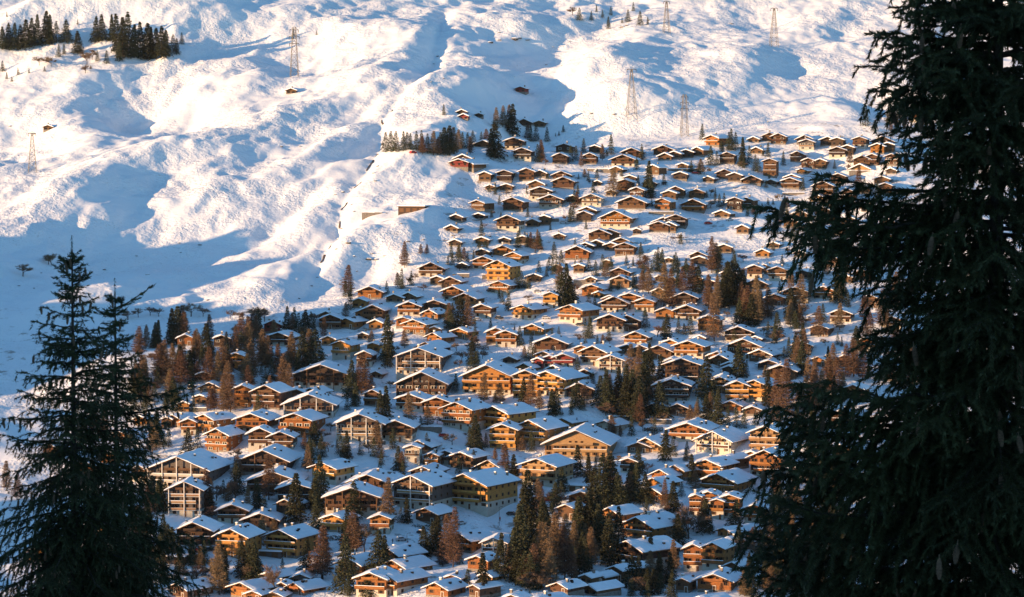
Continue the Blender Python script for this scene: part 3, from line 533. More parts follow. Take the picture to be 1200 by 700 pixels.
def make_chalet(r, P, idx):
    ax, ay, gw, gh, c = float(r[0]), float(r[1]), float(r[2]), float(r[3]), r[4]
    side = float(r[5]) if len(r) > 5 else gw*.3
    q = random.Random(idx*7+3); D = P[1]; s = F_PX/D
    th = min(R(46), max(R(11), atan2(side, gw))); yaw = th - R(6)*q.random()
    view = atan2(P[0], P[1])                                  # line of sight at this house
    W = gw/s/cos(th); L = max(side/sin(th)/s, W*.85); L = min(L, W*1.7)
    pitch = R(q.uniform(18, 25)); tp = tan(pitch)
    H = gh/s; ov = min(1.5, .1*W); rise = W/2*tp
    H = max(H, rise + 2.3)
    snow = .55; fo = min(2.2, .15*W)
    zr = H - snow - .1                                         # ridge of the roof boards
    Wb = W-2*ov; He = zr-.28-(Wb/2)*tp                        # wall height at the eaves
    if He < 1.8: He = 1.8; zr = He+.28+(Wb/2)*tp
    n = max(1, int(round(He/2.75))); sh = He/n
    big = gw > 50
    cnt = n-1 + (1 if rise > 2.2 else 0)
    kind = 'large' if gw > 42 else ('small' if gw < 21 else 'mid-sized')
    nm = 'apartment_block' if gw > 50 else 'chalet'
    look = '%s %s %s' % (kind, WORDS[c], 'block' if gw > 50 else 'chalet')
    root = link(nm, None, loc=(float(P[0]), float(P[1]), float(P[2])), rot=(0, 0, -(yaw+view)))
    later(root, look, float(r[6]), float(r[7]), 'house'); tag(root, None, 'chalet' if gw <= 50 else 'apartment block', 'snow-covered chalets on the hillside')
    wood = WOOD[c]; low = M_PLASTER if (n >= 2 and q.random() < (.7 if D < 1480 else .3)) or c in 'wg' else M_STONE
    hb = sh if (n >= 2 and low is M_PLASTER) else min(.8, He*.35)
    top = zr-.28
    m = MB(); m.prism([(-Wb/2, hb), (Wb/2, hb), (Wb/2, He), (0, top), (-Wb/2, He)], 0, L); m.build('wall', wood, root)
    m = MB(); m.box(-Wb/2-.06, Wb/2+.06, -.06, L+.06, -4.5, hb); m.build('base', low, root)
    # roof boards, with fascia and purlins
    m = MB(); t_ = .22
    for sx in (-1, 1):
        m.prism([(0, zr), (sx*W/2, zr-W/2*tp), (sx*W/2, zr-W/2*tp-t_), (0, zr-t_)][::sx], -fo, L+.8)
    for fx_ in (-.72, -.36, 0, .36, .72):
        x = fx_*Wb/2; z = zr-abs(x)*tp-t_-.02
        m.box(x-.13, x+.13, -fo+.15, .02, z-.3, z-.02)
    roof = m.build('roof', M_TRIM, root)
    link('snow_cover', snow_slab(W+q.choice((.25, .25, .1, -.5)), -fo+q.choice((-.12, -.12, .1, .35)), L+.92, zr+.01, tp, snow*q.uniform(.8, 1.25), idx), roof)
    # chimneys
    for k in range((q.random() < .8) + (gw > 34) + (gw > 52)):
        m = MB(); cx = q.uniform(-.25, .3)*W; cy = L*(.35+.28*k)*q.uniform(.8, 1.1); z0 = zr-abs(cx)*tp
        a = q.uniform(.3, .42); hc = q.uniform(1.0, 1.6); m.box(cx-a, cx+a, cy-a*1.3, cy+a*1.3, z0-.3, z0+hc); m.box(cx-a-.1, cx+a+.1, cy-a*1.3-.1, cy+a*1.3+.1, z0+hc, z0+hc+.12)
        ch = m.build('chimney', M_STONE if q.random() < .75 else M_PLASTER, roof)
        m = MB(); m.box(cx-a-.06, cx+a+.06, cy-a*1.3-.06, cy+a*1.3+.06, z0+hc+.125, z0+hc+.33); m.build('snow_cap', M_ROOFSNOW, ch)
    if D < 1500:
        for k in range(q.choice((0, 1, 1, 2))):
            m = MB(); cx = W*q.uniform(.12, .34); cy = L*q.uniform(.15, .85); z0 = zr-cx*tp
            m.box(cx-.35, cx+.35, cy-.45, cy+.45, z0-.1, z0+.95); m.box(cx-.42, cx+.42, cy-.52, cy+.52, z0+.95, z0+1.03); m.build('roof_vent', M_GLASS, roof)
    # balconies
    white = c in 'gw' and q.random() < .8
    rail = {'g': M_FRAMEW, 'w': WOOD['b']}.get(c, WOOD[c]) if not big or c != 'd' else WOOD['b']
    if c == 'g': rail = WOOD['t'] if q.random() < .5 else M_PLASTER
    fl = [k*sh for k in range(1, n)]
    if n == 1 and sh > 2.6 and rise > 1.8: fl = []
    d = min(1.75, fo-.15)
    for z in fl:
        wv = Wb*q.choice((1, 1, 1, .86)); xo = (Wb-wv)/2*q.choice((-1, 1)); a, b = xo-wv/2, xo+wv/2
        m = MB(); m.box(a, b, -d, -.065, z-.16, z, 1 if c in 'wg' else 0)
        hr = .95 if c != 'g' else .8
        m.box(a, b, -d, -d+.08, z+.13, z+hr, 0); m.box(a, a+.08, -d+.08, -.065, z+.13, z+hr, 0); m.box(b-.08, b, -d+.08, -.065, z+.13, z+hr, 0)
        m.box(a-.03, b+.03, -d-.05, -d+.13, z+hr, z+hr+.09, 1 if c in 'wg' else 0)
        for k in range(int(wv/2.4)+1):
            x = a+.1+(wv-.2)*k/max(1, int(wv/2.4)); m.box(x-.05, x+.05, -d+.081, -d+.16, z-.02, z+hr, 0)
        bal = m.build('balcony', [rail, M_FRAMEW], root)
        if q.random() < .7:
            mm = MB(); mm.box(a, b, -d-.07, -d+.14, z+hr+.095, z+hr+.23); mm.build('snow_strip', M_ROOFSNOW, bal)
    gz = None
    if rise > 2.1:
        wv = Wb*.56; z = He - .1; gz = z; m = MB(); m.box(-wv/2, wv/2, -d, -.005, z-.14, z); m.box(-wv/2, wv/2, -d, -d+.08, z+.1, z+.85); m.box(-wv/2, -wv/2+.08, -d+.08, -.005, z+.1, z+.85); m.box(wv/2-.08, wv/2, -d+.08, -.005, z+.1, z+.85)
        m.build('balcony', wood if c not in 'gw' else WOOD['b'], root)
    if c in 'gw' and gw > 30 or (big and c in 'db'):
        k = max(2, int(Wb/5.5))
        for j in range(k+1):
            x = -Wb/2+.2+(Wb-.4)*j/k; zt = zr-abs(x)*tp-t_-.06
            m = MB(); m.box(x-.16, x+.16, -d-.42, -d-.08, -1.5, zt-.0); m.build('post', M_FRAMEW if c in 'gw' else M_TRIM, root)
    # windows
    fk = 'w' if c in 'w' or q.random() < .12 else 'b'; far = D > 1500
    def win(x, z, w_, h_, parent=root, rot=0, y=0.0, base_=False):
        off = .065 if base_ else 0
        o = link('window', WIN[fk], root, loc=(x, y-off, z), scl=(w_, 1, h_)) if not rot else link('window', WIN[fk], root, loc=(x+off, y, z), rot=(0, 0, pi/2), scl=(w_, 1, h_))
        return o
    step = 3.1 if not far else 3.4
    k = max(2, int(Wb/step))
    for st in range(n):
        z0 = st*sh; on_base = z0+.4 < hb
        if hb > z0 and not on_base and n == 1 and He < 2.2: pass
        tall = st > 0
        for j in range(k):
            x = -Wb/2+Wb*(j+.5)/k
            if st == 0 and j == k//2 and not far:
                link('door', DOOR, root, loc=(x, -.065, 0), scl=(1.0, 1, min(2.05, sh*.85))); continue
            hh = min(2.05, sh-.55) if tall else min(1.2, sh-.9); ww = q.choice((1.3, 1.8, 1.1)) if not tall else (q.choice((2.7, 2.7, 2.2, 1.5)) if c in 'bdogr' else q.choice((2.4, 1.8, 1.3)))  # wide upper windows; their dark glass also stands in for shaded loggia recesses
            if hh < .6: hh = .6
            zc = z0+hh/2+.12 if tall else z0+sh-.55-hh/2+.15
            if zc-hh/2 < hb < zc+hh/2 and not on_base: zc = hb+hh/2+.05
            if zc+hh/2 > He-.05 and abs(x) > Wb/2-1: zc = He-.1-hh/2
            wo = win(x, zc, ww, hh, base_=(zc < hb))
            if q.random() < .45 and c != 'g' and not far:
                for sx in (-1, 1): link('shutter', SHUT, wo, loc=(sx*(.5+.24/ww*1.0), -.01, 0), scl=(.4/ww, 1, 1))
    if rise > 1.7:
        zc = (gz if gz else He)+.12+.6
        for x in ((-1.1, 1.1) if rise < 3.4 else (-2.4, 0, 2.4)):
            if zc+.6 < zr-.5-abs(x)*tp: win(x, zc+.05, 1.1, 1.2)
    ks = max(1, int(L/4.2)) if not far else 1
    for st in range(n):
        for j in range(ks):
            y = L*(j+.5)/ks; hh = min(1.15, sh-1.0); z0 = st*sh
            if hh < .5: hh = .5
            zc = z0+sh*.55
            if zc-hh/2 < hb < zc+hh/2: zc = hb+hh/2+.05
            if zc+hh/2 > He-.1: zc = He-.12-hh/2
            win(Wb/2, zc, 1.2, hh, rot=1, y=y, base_=(zc < hb))
            if not far:
                o = link('window', WIN[fk], root, loc=(-Wb/2-(.065 if zc < hb else 0), y, zc), rot=(0, 0, -pi/2), scl=(1.2, 1, hh))
    return root
hr_ = parse(HOUSES)
def hbase(r):
    D = 1000+(700-float(r[1]))*1.55
    return float(r[1])+float(r[3])
def filler():
    q = random.Random(31); out = []; Hs = [[float(a[0]), float(a[1]), float(a[2]), float(a[3]), float(a[5])] for a in hr_]; n = 0
    while len(out) < 44 and n < 20000:
        n += 1; x = q.uniform(480, 1050); y = q.uniform(170, 345); yb = np.interp(x, [480,560,640,700,1100], [325,215,185,172,160])
        if y < yb or (650 < x < 900 and 262 < y < 300 and q.random() < .9) or (560 < x < 700 and y > 325): continue
        w_ = q.uniform(13, 20); h_ = w_*.55
        if any(abs(x-a[0]-a[4]*.3) < (a[2]+a[4]*.5+w_)*.48 and a[1]-h_*.9 < y < a[1]+a[3]*.9 for a in Hs): continue
        out.append([str(round(x, 1)), str(round(y, 1)), str(round(w_, 1)), str(round(h_, 1)), q.choice('bbdobr' if q.random() < .3 else 'bbdb'), str(round(q.uniform(3, 7), 1))]); Hs.append([x, y, w_, h_, 4])
    return out
hr_ += filler()
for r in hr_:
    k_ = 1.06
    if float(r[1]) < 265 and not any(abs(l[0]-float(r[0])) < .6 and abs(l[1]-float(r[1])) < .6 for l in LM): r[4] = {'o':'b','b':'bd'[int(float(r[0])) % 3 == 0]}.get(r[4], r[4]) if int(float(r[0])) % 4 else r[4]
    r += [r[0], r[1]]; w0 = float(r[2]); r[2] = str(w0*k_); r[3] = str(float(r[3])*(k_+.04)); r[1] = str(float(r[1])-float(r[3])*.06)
hr_.sort(key=lambda r: -(1000 if any(abs(l[0]-float(r[6])) < .6 and abs(l[1]-float(r[7])) < .6 for l in LM) else float(r[2])*float(r[3])))
far_ = hr_[296:]; hr_ = hr_[:296]
def merged_cabins(recs):
    m = MB(); order = 'oybdrtwg'; q = random.Random(9)
    for r, P in zip(recs, place(recs, lambda r: float(r[0]), lambda r: float(r[1])+float(r[3]))):
        s = F_PX/P[1]; gw, gh, sd = float(r[2]), float(r[3]), float(r[5]); th = min(R(46), max(R(11), atan2(sd, gw))); a = -(th-R(3)+atan2(P[0], P[1]))
        W = gw/s/cos(th); L = max(sd/sin(th)/s, W*.85); L = min(L, W*1.6); tp = tan(R(q.uniform(18, 25))); ov = .1*W; H = max(gh/s, W/2*tp+2.4); zr = H-.6; Wb = W-2*ov; He = max(1.6, zr-.28-Wb/2*tp); zr = He+.28+Wb/2*tp; fo = .15*W
        k = MB(); wi = order.index(r[4])
        k.prism([(-Wb/2, .7), (Wb/2, .7), (Wb/2, He), (0, zr-.28), (-Wb/2, He)], 0, L, wi); k.box(-Wb/2-.06, Wb/2+.06, -.06, L+.06, -4, .7, 8)
        for sx in (-1, 1):
            k.prism([(0, zr), (sx*W/2, zr-W/2*tp), (sx*W/2, zr-W/2*tp-.2), (0, zr-.2)][::sx], -fo, L+.7, 9)
            k.prism([(0, zr+.6), (sx*(W/2+.1), zr+.50-W/2*tp), (sx*(W/2+.12), zr+.01-W/2*tp), (0, zr+.01)][::sx], -fo-.1, L+.8, 10)
        n = max(1, int(round(He/2.8))); sh = He/n
        for st in range(n):
            nn = max(2, int(Wb/3.2))
            for j in range(nn):
                x = -Wb/2+Wb*(j+.5)/nn; z = st*sh+sh*.5; hw_ = q.uniform(.5, 1.0); k.box(x-hw_, x+hw_, -.09, .02, z-.45, z+.6, 11)
            if st: k.box(-Wb/2, Wb/2, -fo*.8, -.07, st*sh-.1, st*sh+.02, wi); k.box(-Wb/2, Wb/2, -fo*.8-.08, -fo*.8-.005, st*sh, st*sh+.85, wi)
        if q.random() < .7: cx = W*q.uniform(-.2, .2); k.box(cx-.35, cx+.35, L*.5, L*.5+.9, zr-abs(cx)*tp-.2, zr+1.3, 8)
        ca, sa = cos(a), sin(a); b = len(m.V); m.V += [(P[0]+x*ca-y*sa, P[1]+x*sa+y*ca, P[2]+z) for x, y, z in k.V]; m.F += [tuple(i+b for i in f) for f in k.F]; m.M += k.M
    o = m.build('small_cabins', [WOOD[c_] for c_ in order]+[M_STONE, M_TRIM, M_ROOFSNOW, M_GLASS])
    tag(o, 'smallest snow-roofed timber cabins scattered between the larger chalets', 'small cabins', kind='stuff')
merged_cabins(far_)
hp = place(hr_, lambda r: float(r[0]), hbase)
for k, (r, P) in enumerate(zip(hr_, hp)):
    D = P[1]; s = F_PX/D; gw, gh = float(r[2]), float(r[3])
    need = (gw/s/cos(min(R(46), max(R(11), atan2(float(r[5]), gw))))*.5*.42+2.5)*s
    if need > gh:
        r[3] = str(need); P = cast([float(r[0])], [float(r[1])+need], hgt)[0]
    make_chalet(r, P, k)
# flat-roofed sheds and garages
for k, r in enumerate(parse(FLAT)):
    P = cast([float(r[0])], [float(r[1])+float(r[3])], hgt)[0]; s = F_PX/P[1]; W = float(r[2])/s; H = float(r[3])/s; L = W*.6
    root = link('garage', None, loc=tuple(map(float, P)), rot=(0, 0, -R(14)))
    later(root, 'low flat-roofed %s building' % {'w':'white','g':'grey','t':'timber','d':'dark timber'}[r[4]], float(r[0]), float(r[1])+4, 'x'); tag(root, None, 'building', 'flat-roofed buildings')
    m = MB(); m.box(-W/2, W/2, 0, L, -3, H-.6); m.build('wall', {'w':M_PLASTER,'g':WOOD['g'],'t':WOOD['b'],'d':WOOD['d']}[r[4]], root)
    m = MB(); m.box(-W/2-.5, W/2+.5, -.7, L+.4, H-.6, H-.35); rf = m.build('roof', M_TRIM, root)
    m = MB(); m.box(-W/2-.45, W/2+.45, -.65, L+.35, H-.345, H+.15); m.build('snow_cover', M_ROOFSNOW, rf)
    nd = max(1, int(W/3.4))
    for j in range(nd): link('garage_door', SHUT, root, loc=(-W/2+W*(j+.5)/nd, -.005, min(1.2, (H-.7)/2)), scl=(2.4, 1, min(2.1, H-.8)))
# ---------------------------------------------------------------- trees
def foliage_mat(name, base, var, rand, sc=3.0, tip=None):
    m = mat(name, base, rough=.9, var=var, scale=sc, hue=.02, rand=rand, spec=.1); return m
M_SPR = foliage_mat('spruce_needles', (.046,.049,.027), .5, .3)
M_LAR = foliage_mat('larch_twigs', (.185,.115,.070), .4, .3)
M_BUSH = foliage_mat('bare_twigs', (.19,.125,.085), .35, .2)
def conifer(seed, kind, dens):
    """unit-height conifer: whorls of drooping boughs carrying leaf-sized tufts. returns crown mesh, trunk mesh"""
    g = np.random.default_rng(seed); V = []; F_ = []
    RAD = {'S': g.uniform(.18, .27), 'L': g.uniform(.18, .25)}[kind]; nb = 30
    asym = g.uniform(0, 6.28); asa = g.uniform(.05, .25)
    P0 = []; P1 = []; P2 = []
    tb = MB(); tb.bar((0,0,-.06), (0,0,.5), .014, 6, r2=.008); tb.bar((0,0,.5), (0,0,.99), .008, 5, r2=.0015)
    for j in range(nb):
        t = (j+g.uniform(-.3, .3))/nb; z = .07+.93*t if kind == 'S' else .10+.90*t
        lo = min(1, (t+.12)/.22) if kind == 'L' else min(1, (t+.25)/.3)
        Rr = RAD*((1-t)**.85)*lo+.012
        k = int(g.integers(6, 10)); a0 = g.uniform(0, 6.28)
        for i in range(k):
            a = a0+i*2*pi/k+g.uniform(-.3, .3); r = Rr*g.uniform(.55, 1.18)*(1+asa*cos(a-asym))
            dr = np.array([cos(a), sin(a), 0]); droop = g.uniform(.25, .6) if kind == 'S' else g.uniform(-.25, .15)
            end = np.array([0, 0, z])+dr*r+np.array([0, 0, -droop*r])
            st = np.array([0, 0, z])
            if i % 3 == 0 and kind == 'L': tb.bar(st, end, .0026, 3, r2=.0008)
            n = int(dens*(4+22*r/RAD))
            s = g.uniform(.12, 1.03, n)**.75
            c = st+(end-st)*s[:,None]; c[:,2] += .25*r*s*(1-s)*(1 if kind == 'S' else .4)
            wd = (.22*r*(1.1-s)+.008)
            per = np.array([-sin(a), cos(a), 0]); c += per*g.normal(0, 1, n)[:,None]*wd[:,None]; c[:,2] += g.normal(0, .006, n)
            size = (.030 if kind == 'S' else .030)*g.uniform(.6, 1.3, n)
            d1 = dr*g.uniform(.2, 1, n)[:,None]+g.normal(0, .5, (n, 3)); d1[:,2] -= (.55 if kind == 'S' else -.1)
            d1 /= np.linalg.norm(d1, axis=1)[:,None]
            d2 = np.cross(d1, g.normal(0, 1, (n, 3))); d2 /= np.linalg.norm(d2, axis=1)[:,None]
            wid = .42 if kind == 'S' else .13
            P0.append(c-d2*(size*wid)[:,None]); P1.append(c+d2*(size*wid)[:,None]); P2.append(c+d1*size[:,None]*(1 if kind == 'S' else 1.2))
    P0, P1, P2 = map(np.concatenate, (P0, P1, P2)); n = len(P0)
    V = np.stack([P0, P1, P2], 1).reshape(-1, 3); F_ = np.arange(3*n).reshape(n, 3)
    return mesh_np('crown', V, F_, M_SPR if kind == 'S' else M_LAR), tb.mesh('trunk', M_BARK)
def broadleaf(seed):
    """leafless round shrub or small tree: forking limbs and a cloud of fine twigs"""
    g = np.random.default_rng(seed); tr = MB(); tips = []
    def grow(p, d, l, r, lev):
        e = p+d*l; tr.bar(p, e, r, 4 if lev < 2 else 3, r2=r*.6)
        if lev == 3: tips.append((p, e)); return
        for _ in range(4):
            nd = d*.8+g.normal(0, .45, 3); nd[2] = abs(nd[2])*.8+.12; nd /= np.linalg.norm(nd)
            grow(e if g.random() < .7 else p+d*l*.6, nd, l*g.uniform(.6, .95), r*.55, lev+1)
    grow(np.array([0,0,-.06]), np.array([0,0,1.]), .26, .022, 0)
    P = []
    for p, e in tips:
        n = 34; s = g.uniform(.1, 1.1, n)[:,None]; c = p+(e-p)*s; dd = (e-p)/np.linalg.norm(e-p)*.7+g.normal(0, .6, (n, 3)); dd[:,2] += .2
        dd /= np.linalg.norm(dd, axis=1)[:,None]; si = np.cross(dd, g.normal(0, 1, (n, 3))); si /= np.linalg.norm(si, axis=1)[:,None]
        L_ = g.uniform(.05, .13, n)[:,None]; P.append(np.stack([c-si*.0035, c+si*.0035, c+dd*L_], 1))
    V = np.concatenate(P).reshape(-1, 3); zm = V[:,2].max(); V = V/zm; tr.V = [tuple(np.array(v)/zm) for v in tr.V]
    return mesh_np('crown', V, np.arange(len(V)).reshape(-1, 3), M_BUSH), tr.mesh('trunk', M_BARK)
PRO = {'S': [conifer(10+k, 'S', 1.0) for k in range(7)], 'L': [conifer(40+k, 'L', 2.0) for k in range(6)], 'B': [broadleaf(70+k) for k in range(3)]}
LK = {'S': ('spruce', 'dark green spruce', 'spruces among the chalets and on the slope'), 'L': ('larch', 'brown leafless larch', 'larches among the chalets'), 'B': ('bare_tree', 'small bare grey-brown tree', 'bare trees on the slope')}
tr_ = parse(TREES)
def extra_trees():
    q = random.Random(77); out = []; H_ = [(float(a[0]), float(a[1]), float(a[2]), float(a[3]), float(a[5])) for a in parse(HOUSES)]
    OPEN = [(430,580,625,642),(535,368,700,392),(200,598,240,642),(240,645,350,672),(560,325,650,352),(800,255,900,300),(700,262,800,282),(560,395,600,415),(420,200,560,300),(480,505,545,520)]
    nL = nB = 0; tries = 0
    while len(out) < 860 and tries < 60000:
        tries += 1
        x = q.uniform(150, 1000); y = q.uniform(160, 700)
        yb = np.interp(x, [0,200,350,420,500,540,600,700,1200], [395,395,375,345,318,215,190,178,170])
        if y < yb+6 or (y < 330 and q.random() < .45): continue
        if any(a < x < c_ and b < y < d_ for a, b, c_, d_ in OPEN): continue
        h = (11+(y-150)/550*24)*q.uniform(.5, 1.15); bad = False
        for (ax, ay, w_, hh, sd) in H_:
            if ax-w_/2-1 < x < ax+w_/2+sd*.9 and ay-1 < y < ay+hh+2: bad = True; break
            if abs(x-ax) < w_*.5 and y > ay+hh and y-h < ay+hh*.75: bad = True; break
        if bad or any(abs(x-o[0]) < 1.5 and abs(y-o[1]) < 2 for o in out): continue
        k = q.random(); kd = 'L' if k < .25 else ('S' if k < .68 else 'B')
        if (kd == 'L' and nL >= 105) or (kd == 'B' and nB >= 260): continue
        nL += kd == 'L'; nB += kd == 'B'
        if kd == 'B': h *= .55
        elif kd == 'L': h *= 1.15
        out.append((x, y, h, kd))
    return [[str(round(x, 1)), str(round(y-h, 1)), str(round(h, 1)), kd] for x, y, h, kd in out]
tr_ += extra_trees()
sp_ = sorted([r for r in tr_ if r[3] == 'S'], key=lambda r: -float(r[2])); small_ = sp_[296:]; sid = {id(r) for r in small_}
tr_ = [r for r in tr_ if id(r) not in sid]
def merged_spruces(recs):
    V = []; n0 = 0; F_ = []; MI = []
    dat = []
    for cr, tk in PRO['S']:
        v = np.empty(len(cr.vertices)*3); cr.vertices.foreach_get('co', v); dat.append(v.reshape(-1, 3))
    for k, (r, P) in enumerate(zip(recs, place(recs, lambda r: float(r[0]), lambda r: float(r[1])+float(r[2])))):
        h = 1.08*float(r[2])/(F_PX/P[1]); q = random.Random(k); v = dat[q.randrange(len(dat))]; a = q.uniform(0, 6.28); wf = q.uniform(1.0, 1.35)
        v = v.reshape(-1, 9)[::2].reshape(-1, 3)
        x = (v[:,0]*cos(a)-v[:,1]*sin(a))*h*wf+P[0]; y = (v[:,0]*sin(a)+v[:,1]*cos(a))*h*wf+P[1]; V.append(np.stack([x, y, v[:,2]*h+P[2]], -1)); MI += [0]*(len(v)//3)
        b = .02*h; V.append(np.array([(P[0]-b, P[1]-b, P[2]-1), (P[0]+b, P[1]-b, P[2]-1), (P[0], P[1], P[2]+h*.9), (P[0]+b, P[1]+b, P[2]-1), (P[0]-b, P[1]+b, P[2]-1), (P[0], P[1], P[2]+h*.9)])); MI += [1, 1]
    V = np.concatenate(V); o = link('young_spruces', mesh_np('young_spruces', V, np.arange(len(V)).reshape(-1, 3), [M_SPR, M_BARK], MI)); tag(o, 'smallest dark spruces scattered between the chalets and over the slope', 'small trees', kind='stuff')
merged_spruces(small_)
tp_ = place(tr_, lambda r: float(r[0]), lambda r: float(r[1])+float(r[2]))
def clear_of_front(r, P): return P
for k, (r, P) in enumerate(zip(tr_, tp_)):
    kd = r[3]; q = random.Random(k+500); h = (1.2 if float(P[1]) < 1720 else 1.05)*float(r[2])/(F_PX/P[1]); cr, tk = PRO[kd][q.randrange(len(PRO[kd]))]
    nm, lk, gp = LK[kd]
    sz = 'tall ' if float(r[2]) > 40 else ('small ' if float(r[2]) < 16 and kd != 'B' else '')
    wf = q.uniform(.95, 1.4) * (1.0 if h > 9 else 1.35) * (.85 if h > 20 else 1)
    root = link(nm, None, loc=tuple(map(float, P)), rot=(R(q.uniform(-2, 2)), R(q.uniform(-2, 2)), q.uniform(0, 6.28)), scl=(h*wf, h*wf, h))
    later(root, sz+lk, float(r[0]), float(r[1])+float(r[2])/2, 'tree'); tag(root, None, 'tree', gp)
    link('crown', cr, root); link('trunk', tk, root)
# ---------------------------------------------------------------- pylons
def pylon(r, k):
    P = cast([float(r[0])], [float(r[1])+float(r[2])], hgt)[0]; h = float(r[2])/(F_PX/P[1]); hw = h*.085
    root = link('power_pylon', None, loc=tuple(map(float, P)), rot=(0, 0, R(12)))
    tag(root, r[4].replace('_', ' '), 'pylon', 'power pylons')
    m = MB(); N = 9; wid = (lambda t: hw*(1-t)**1.0+.45) if r[3] == 'a' else (lambda t: hw*.62*(1-t)+.9)
    th = .14
    for sx in (-1, 1):
        for sy in (-1, 1):
            L_ = MB()
            for j in range(N):
                a, b = j/N, (j+1)/N; L_.bar((sx*wid(a), sy*wid(a), a*h-(2 if j == 0 else 0)), (sx*wid(b), sy*wid(b), b*h), th, 4)
            L_.build('leg', M_METAL, root)
    for j in range(N):
        a, b = j/N, (j+1)/N; wa, wb = wid(a), wid(b)
        for (ux, uy, vx, vy) in ((-1,-1,1,-1),(1,-1,1,1),(1,1,-1,1),(-1,1,-1,-1)):
            m.bar((ux*wa, uy*wa, a*h), (vx*wb, vy*wb, b*h), .065, 3); m.bar((vx*wa, vy*wa, a*h), (ux*wb, uy*wb, b*h), .065, 3); m.bar((ux*wb, uy*wb, b*h), (vx*wb, vy*wb, b*h), .06, 3)
    m.build('bracing', M_METAL, root)
    arms = ((.985, .10),) if r[3] == 'a' else ((.66, .10), (.80, .11), (.94, .09))
    for t, aw in arms:
        A = MB(); z = t*h; a_ = aw*h; A.bar((-a_, 0, z), (a_, 0, z), .16, 4); A.bar((-a_, 0, z), (0, 0, z+.05*h), .09, 3); A.bar((a_, 0, z), (0, 0, z+.05*h), .09, 3)
        arm = A.build('crossarm', M_METAL, root)
        for sx in (-1, 0, 1) if r[3] == 'a' else (-1, 1):
            I = MB(); I.bar((sx*a_*.95, 0, z-1.7), (sx*a_*.95, 0, z-.1), .17, 5); I.build('insulator', M_ROCK, arm)
for k, r in enumerate(parse(PYLONS)): pylon(r, k)
# ---------------------------------------------------------------- retaining walls, hedges, rocks
for k, r in enumerate(parse(WALLS)):
    P = cast([float(r[0])], [float(r[1])+float(r[3])], hgt)[0]; s = F_PX/P[1]; W = float(r[2])/s; H = float(r[3])/s; m = MB(); q = random.Random(k)
    root = link('retaining_wall', None, loc=tuple(map(float, P)), rot=(0, 0, R(q.uniform(-10, 8))))
    later(root, 'low stone retaining wall', float(r[0]), float(r[1]), 'x'); tag(root, None, 'wall', 'stone retaining walls')
    n = 8
    for j in range(n): m.box(-W/2+W*j/n+.01, -W/2+W*(j+1)/n-.01, q.uniform(-.06,.06), .8, -2.5, H*q.uniform(.85, 1.0))
    m.build('stonework', M_STONE, root)
    m = MB(); m.box(-W/2, W/2, -.1, 2.4, H+.005, H+.3); m.build('snow_cover', M_ROOFSNOW, root)
def blob(seed, fl=.6, sub=2):
    import bmesh
    bm = bmesh.new(); bmesh.ops.create_icosphere(bm, subdivisions=sub, radius=1); g = random.Random(seed)
    ph = [g.uniform(0, 6) for _ in range(6)]
    for v in bm.verts:
        c = v.co; f = 1+.25*sin(3*c.x+ph[0])*cos(2.6*c.y+ph[1])+.2*sin(5*c.z+ph[2]+2*c.x)+g.uniform(-.1, .1); v.co = (c.x*f, c.y*f, c.z*f*fl)
    me = bpy.data.meshes.new('rock'); bm.to_mesh(me); bm.free(); return me
ROCKM = [blob(k) for k in range(5)]
for m_ in ROCKM: m_.materials.append(M_ROCK)
CAPM = []
for k in range(5):
    me = ROCKM[k].copy(); me.name = 'snow_cap'; me.materials.clear(); me.materials.append(M_ROOFSNOW); CAPM.append(me)
for k, r in enumerate(parse(ROCKS)):
    P = cast([float(r[0])], [float(r[1])], hgt)[0]; s = F_PX/P[1]; q = random.Random(k+90); a = float(r[2])/s/2; v = q.randrange(5)
    rk = link('rock', ROCKM[v], loc=(float(P[0]), float(P[1]), float(P[2])), rot=(0, 0, q.uniform(0, 6.28)), scl=(a, a*.9, max(.45, a*.55)))
    later(rk, '%s dark rock in snow' % ('small' if float(r[2]) < 5 else 'broad'), float(r[0]), float(r[1]), 'x'); tag(rk, None, 'rock', 'rocks in the snow')
    link('snow_cap', CAPM[v], rk, loc=(.12, .1, .34), scl=(.9, .9, .8))
g = np.random.default_rng(5)
def hedge_mesh(W, H, seed):
    g = np.random.default_rng(seed); n = int(900*W/10); c = np.stack([g.uniform(-W/2, W/2, n), g.normal(0, .5, n), g.uniform(-.8, H, n)], -1)
    c[:,2] *= 1-.25*np.abs(np.sin(c[:,0]*.9+seed))
    d1 = g.normal(0, 1, (n,3)); d1 /= np.linalg.norm(d1, axis=1)[:,None]; d2 = np.cross(d1, g.normal(0, 1, (n,3))); d2 /= np.linalg.norm(d2, axis=1)[:,None]
    V = np.stack([c-d2*.14, c+d2*.14, c+d1*.4], 1).reshape(-1, 3); return mesh_np('hedge', V, np.arange(3*n).reshape(n, 3), M_SPR)
for k, r in enumerate(parse(HEDGES)):
    P = cast([float(r[0])], [float(r[1])+float(r[3])], hgt)[0]; s = F_PX/P[1]
    o = link('hedge', hedge_mesh(float(r[2])/s, float(r[3])/s, k), loc=tuple(map(float, P)), rot=(0, 0, R(random.Random(k).uniform(-12, 12))))
    later(o, 'dark green hedge', float(r[0]), float(r[1]), 'x'); tag(o, None, 'hedge', 'dark hedges beside the chalets')
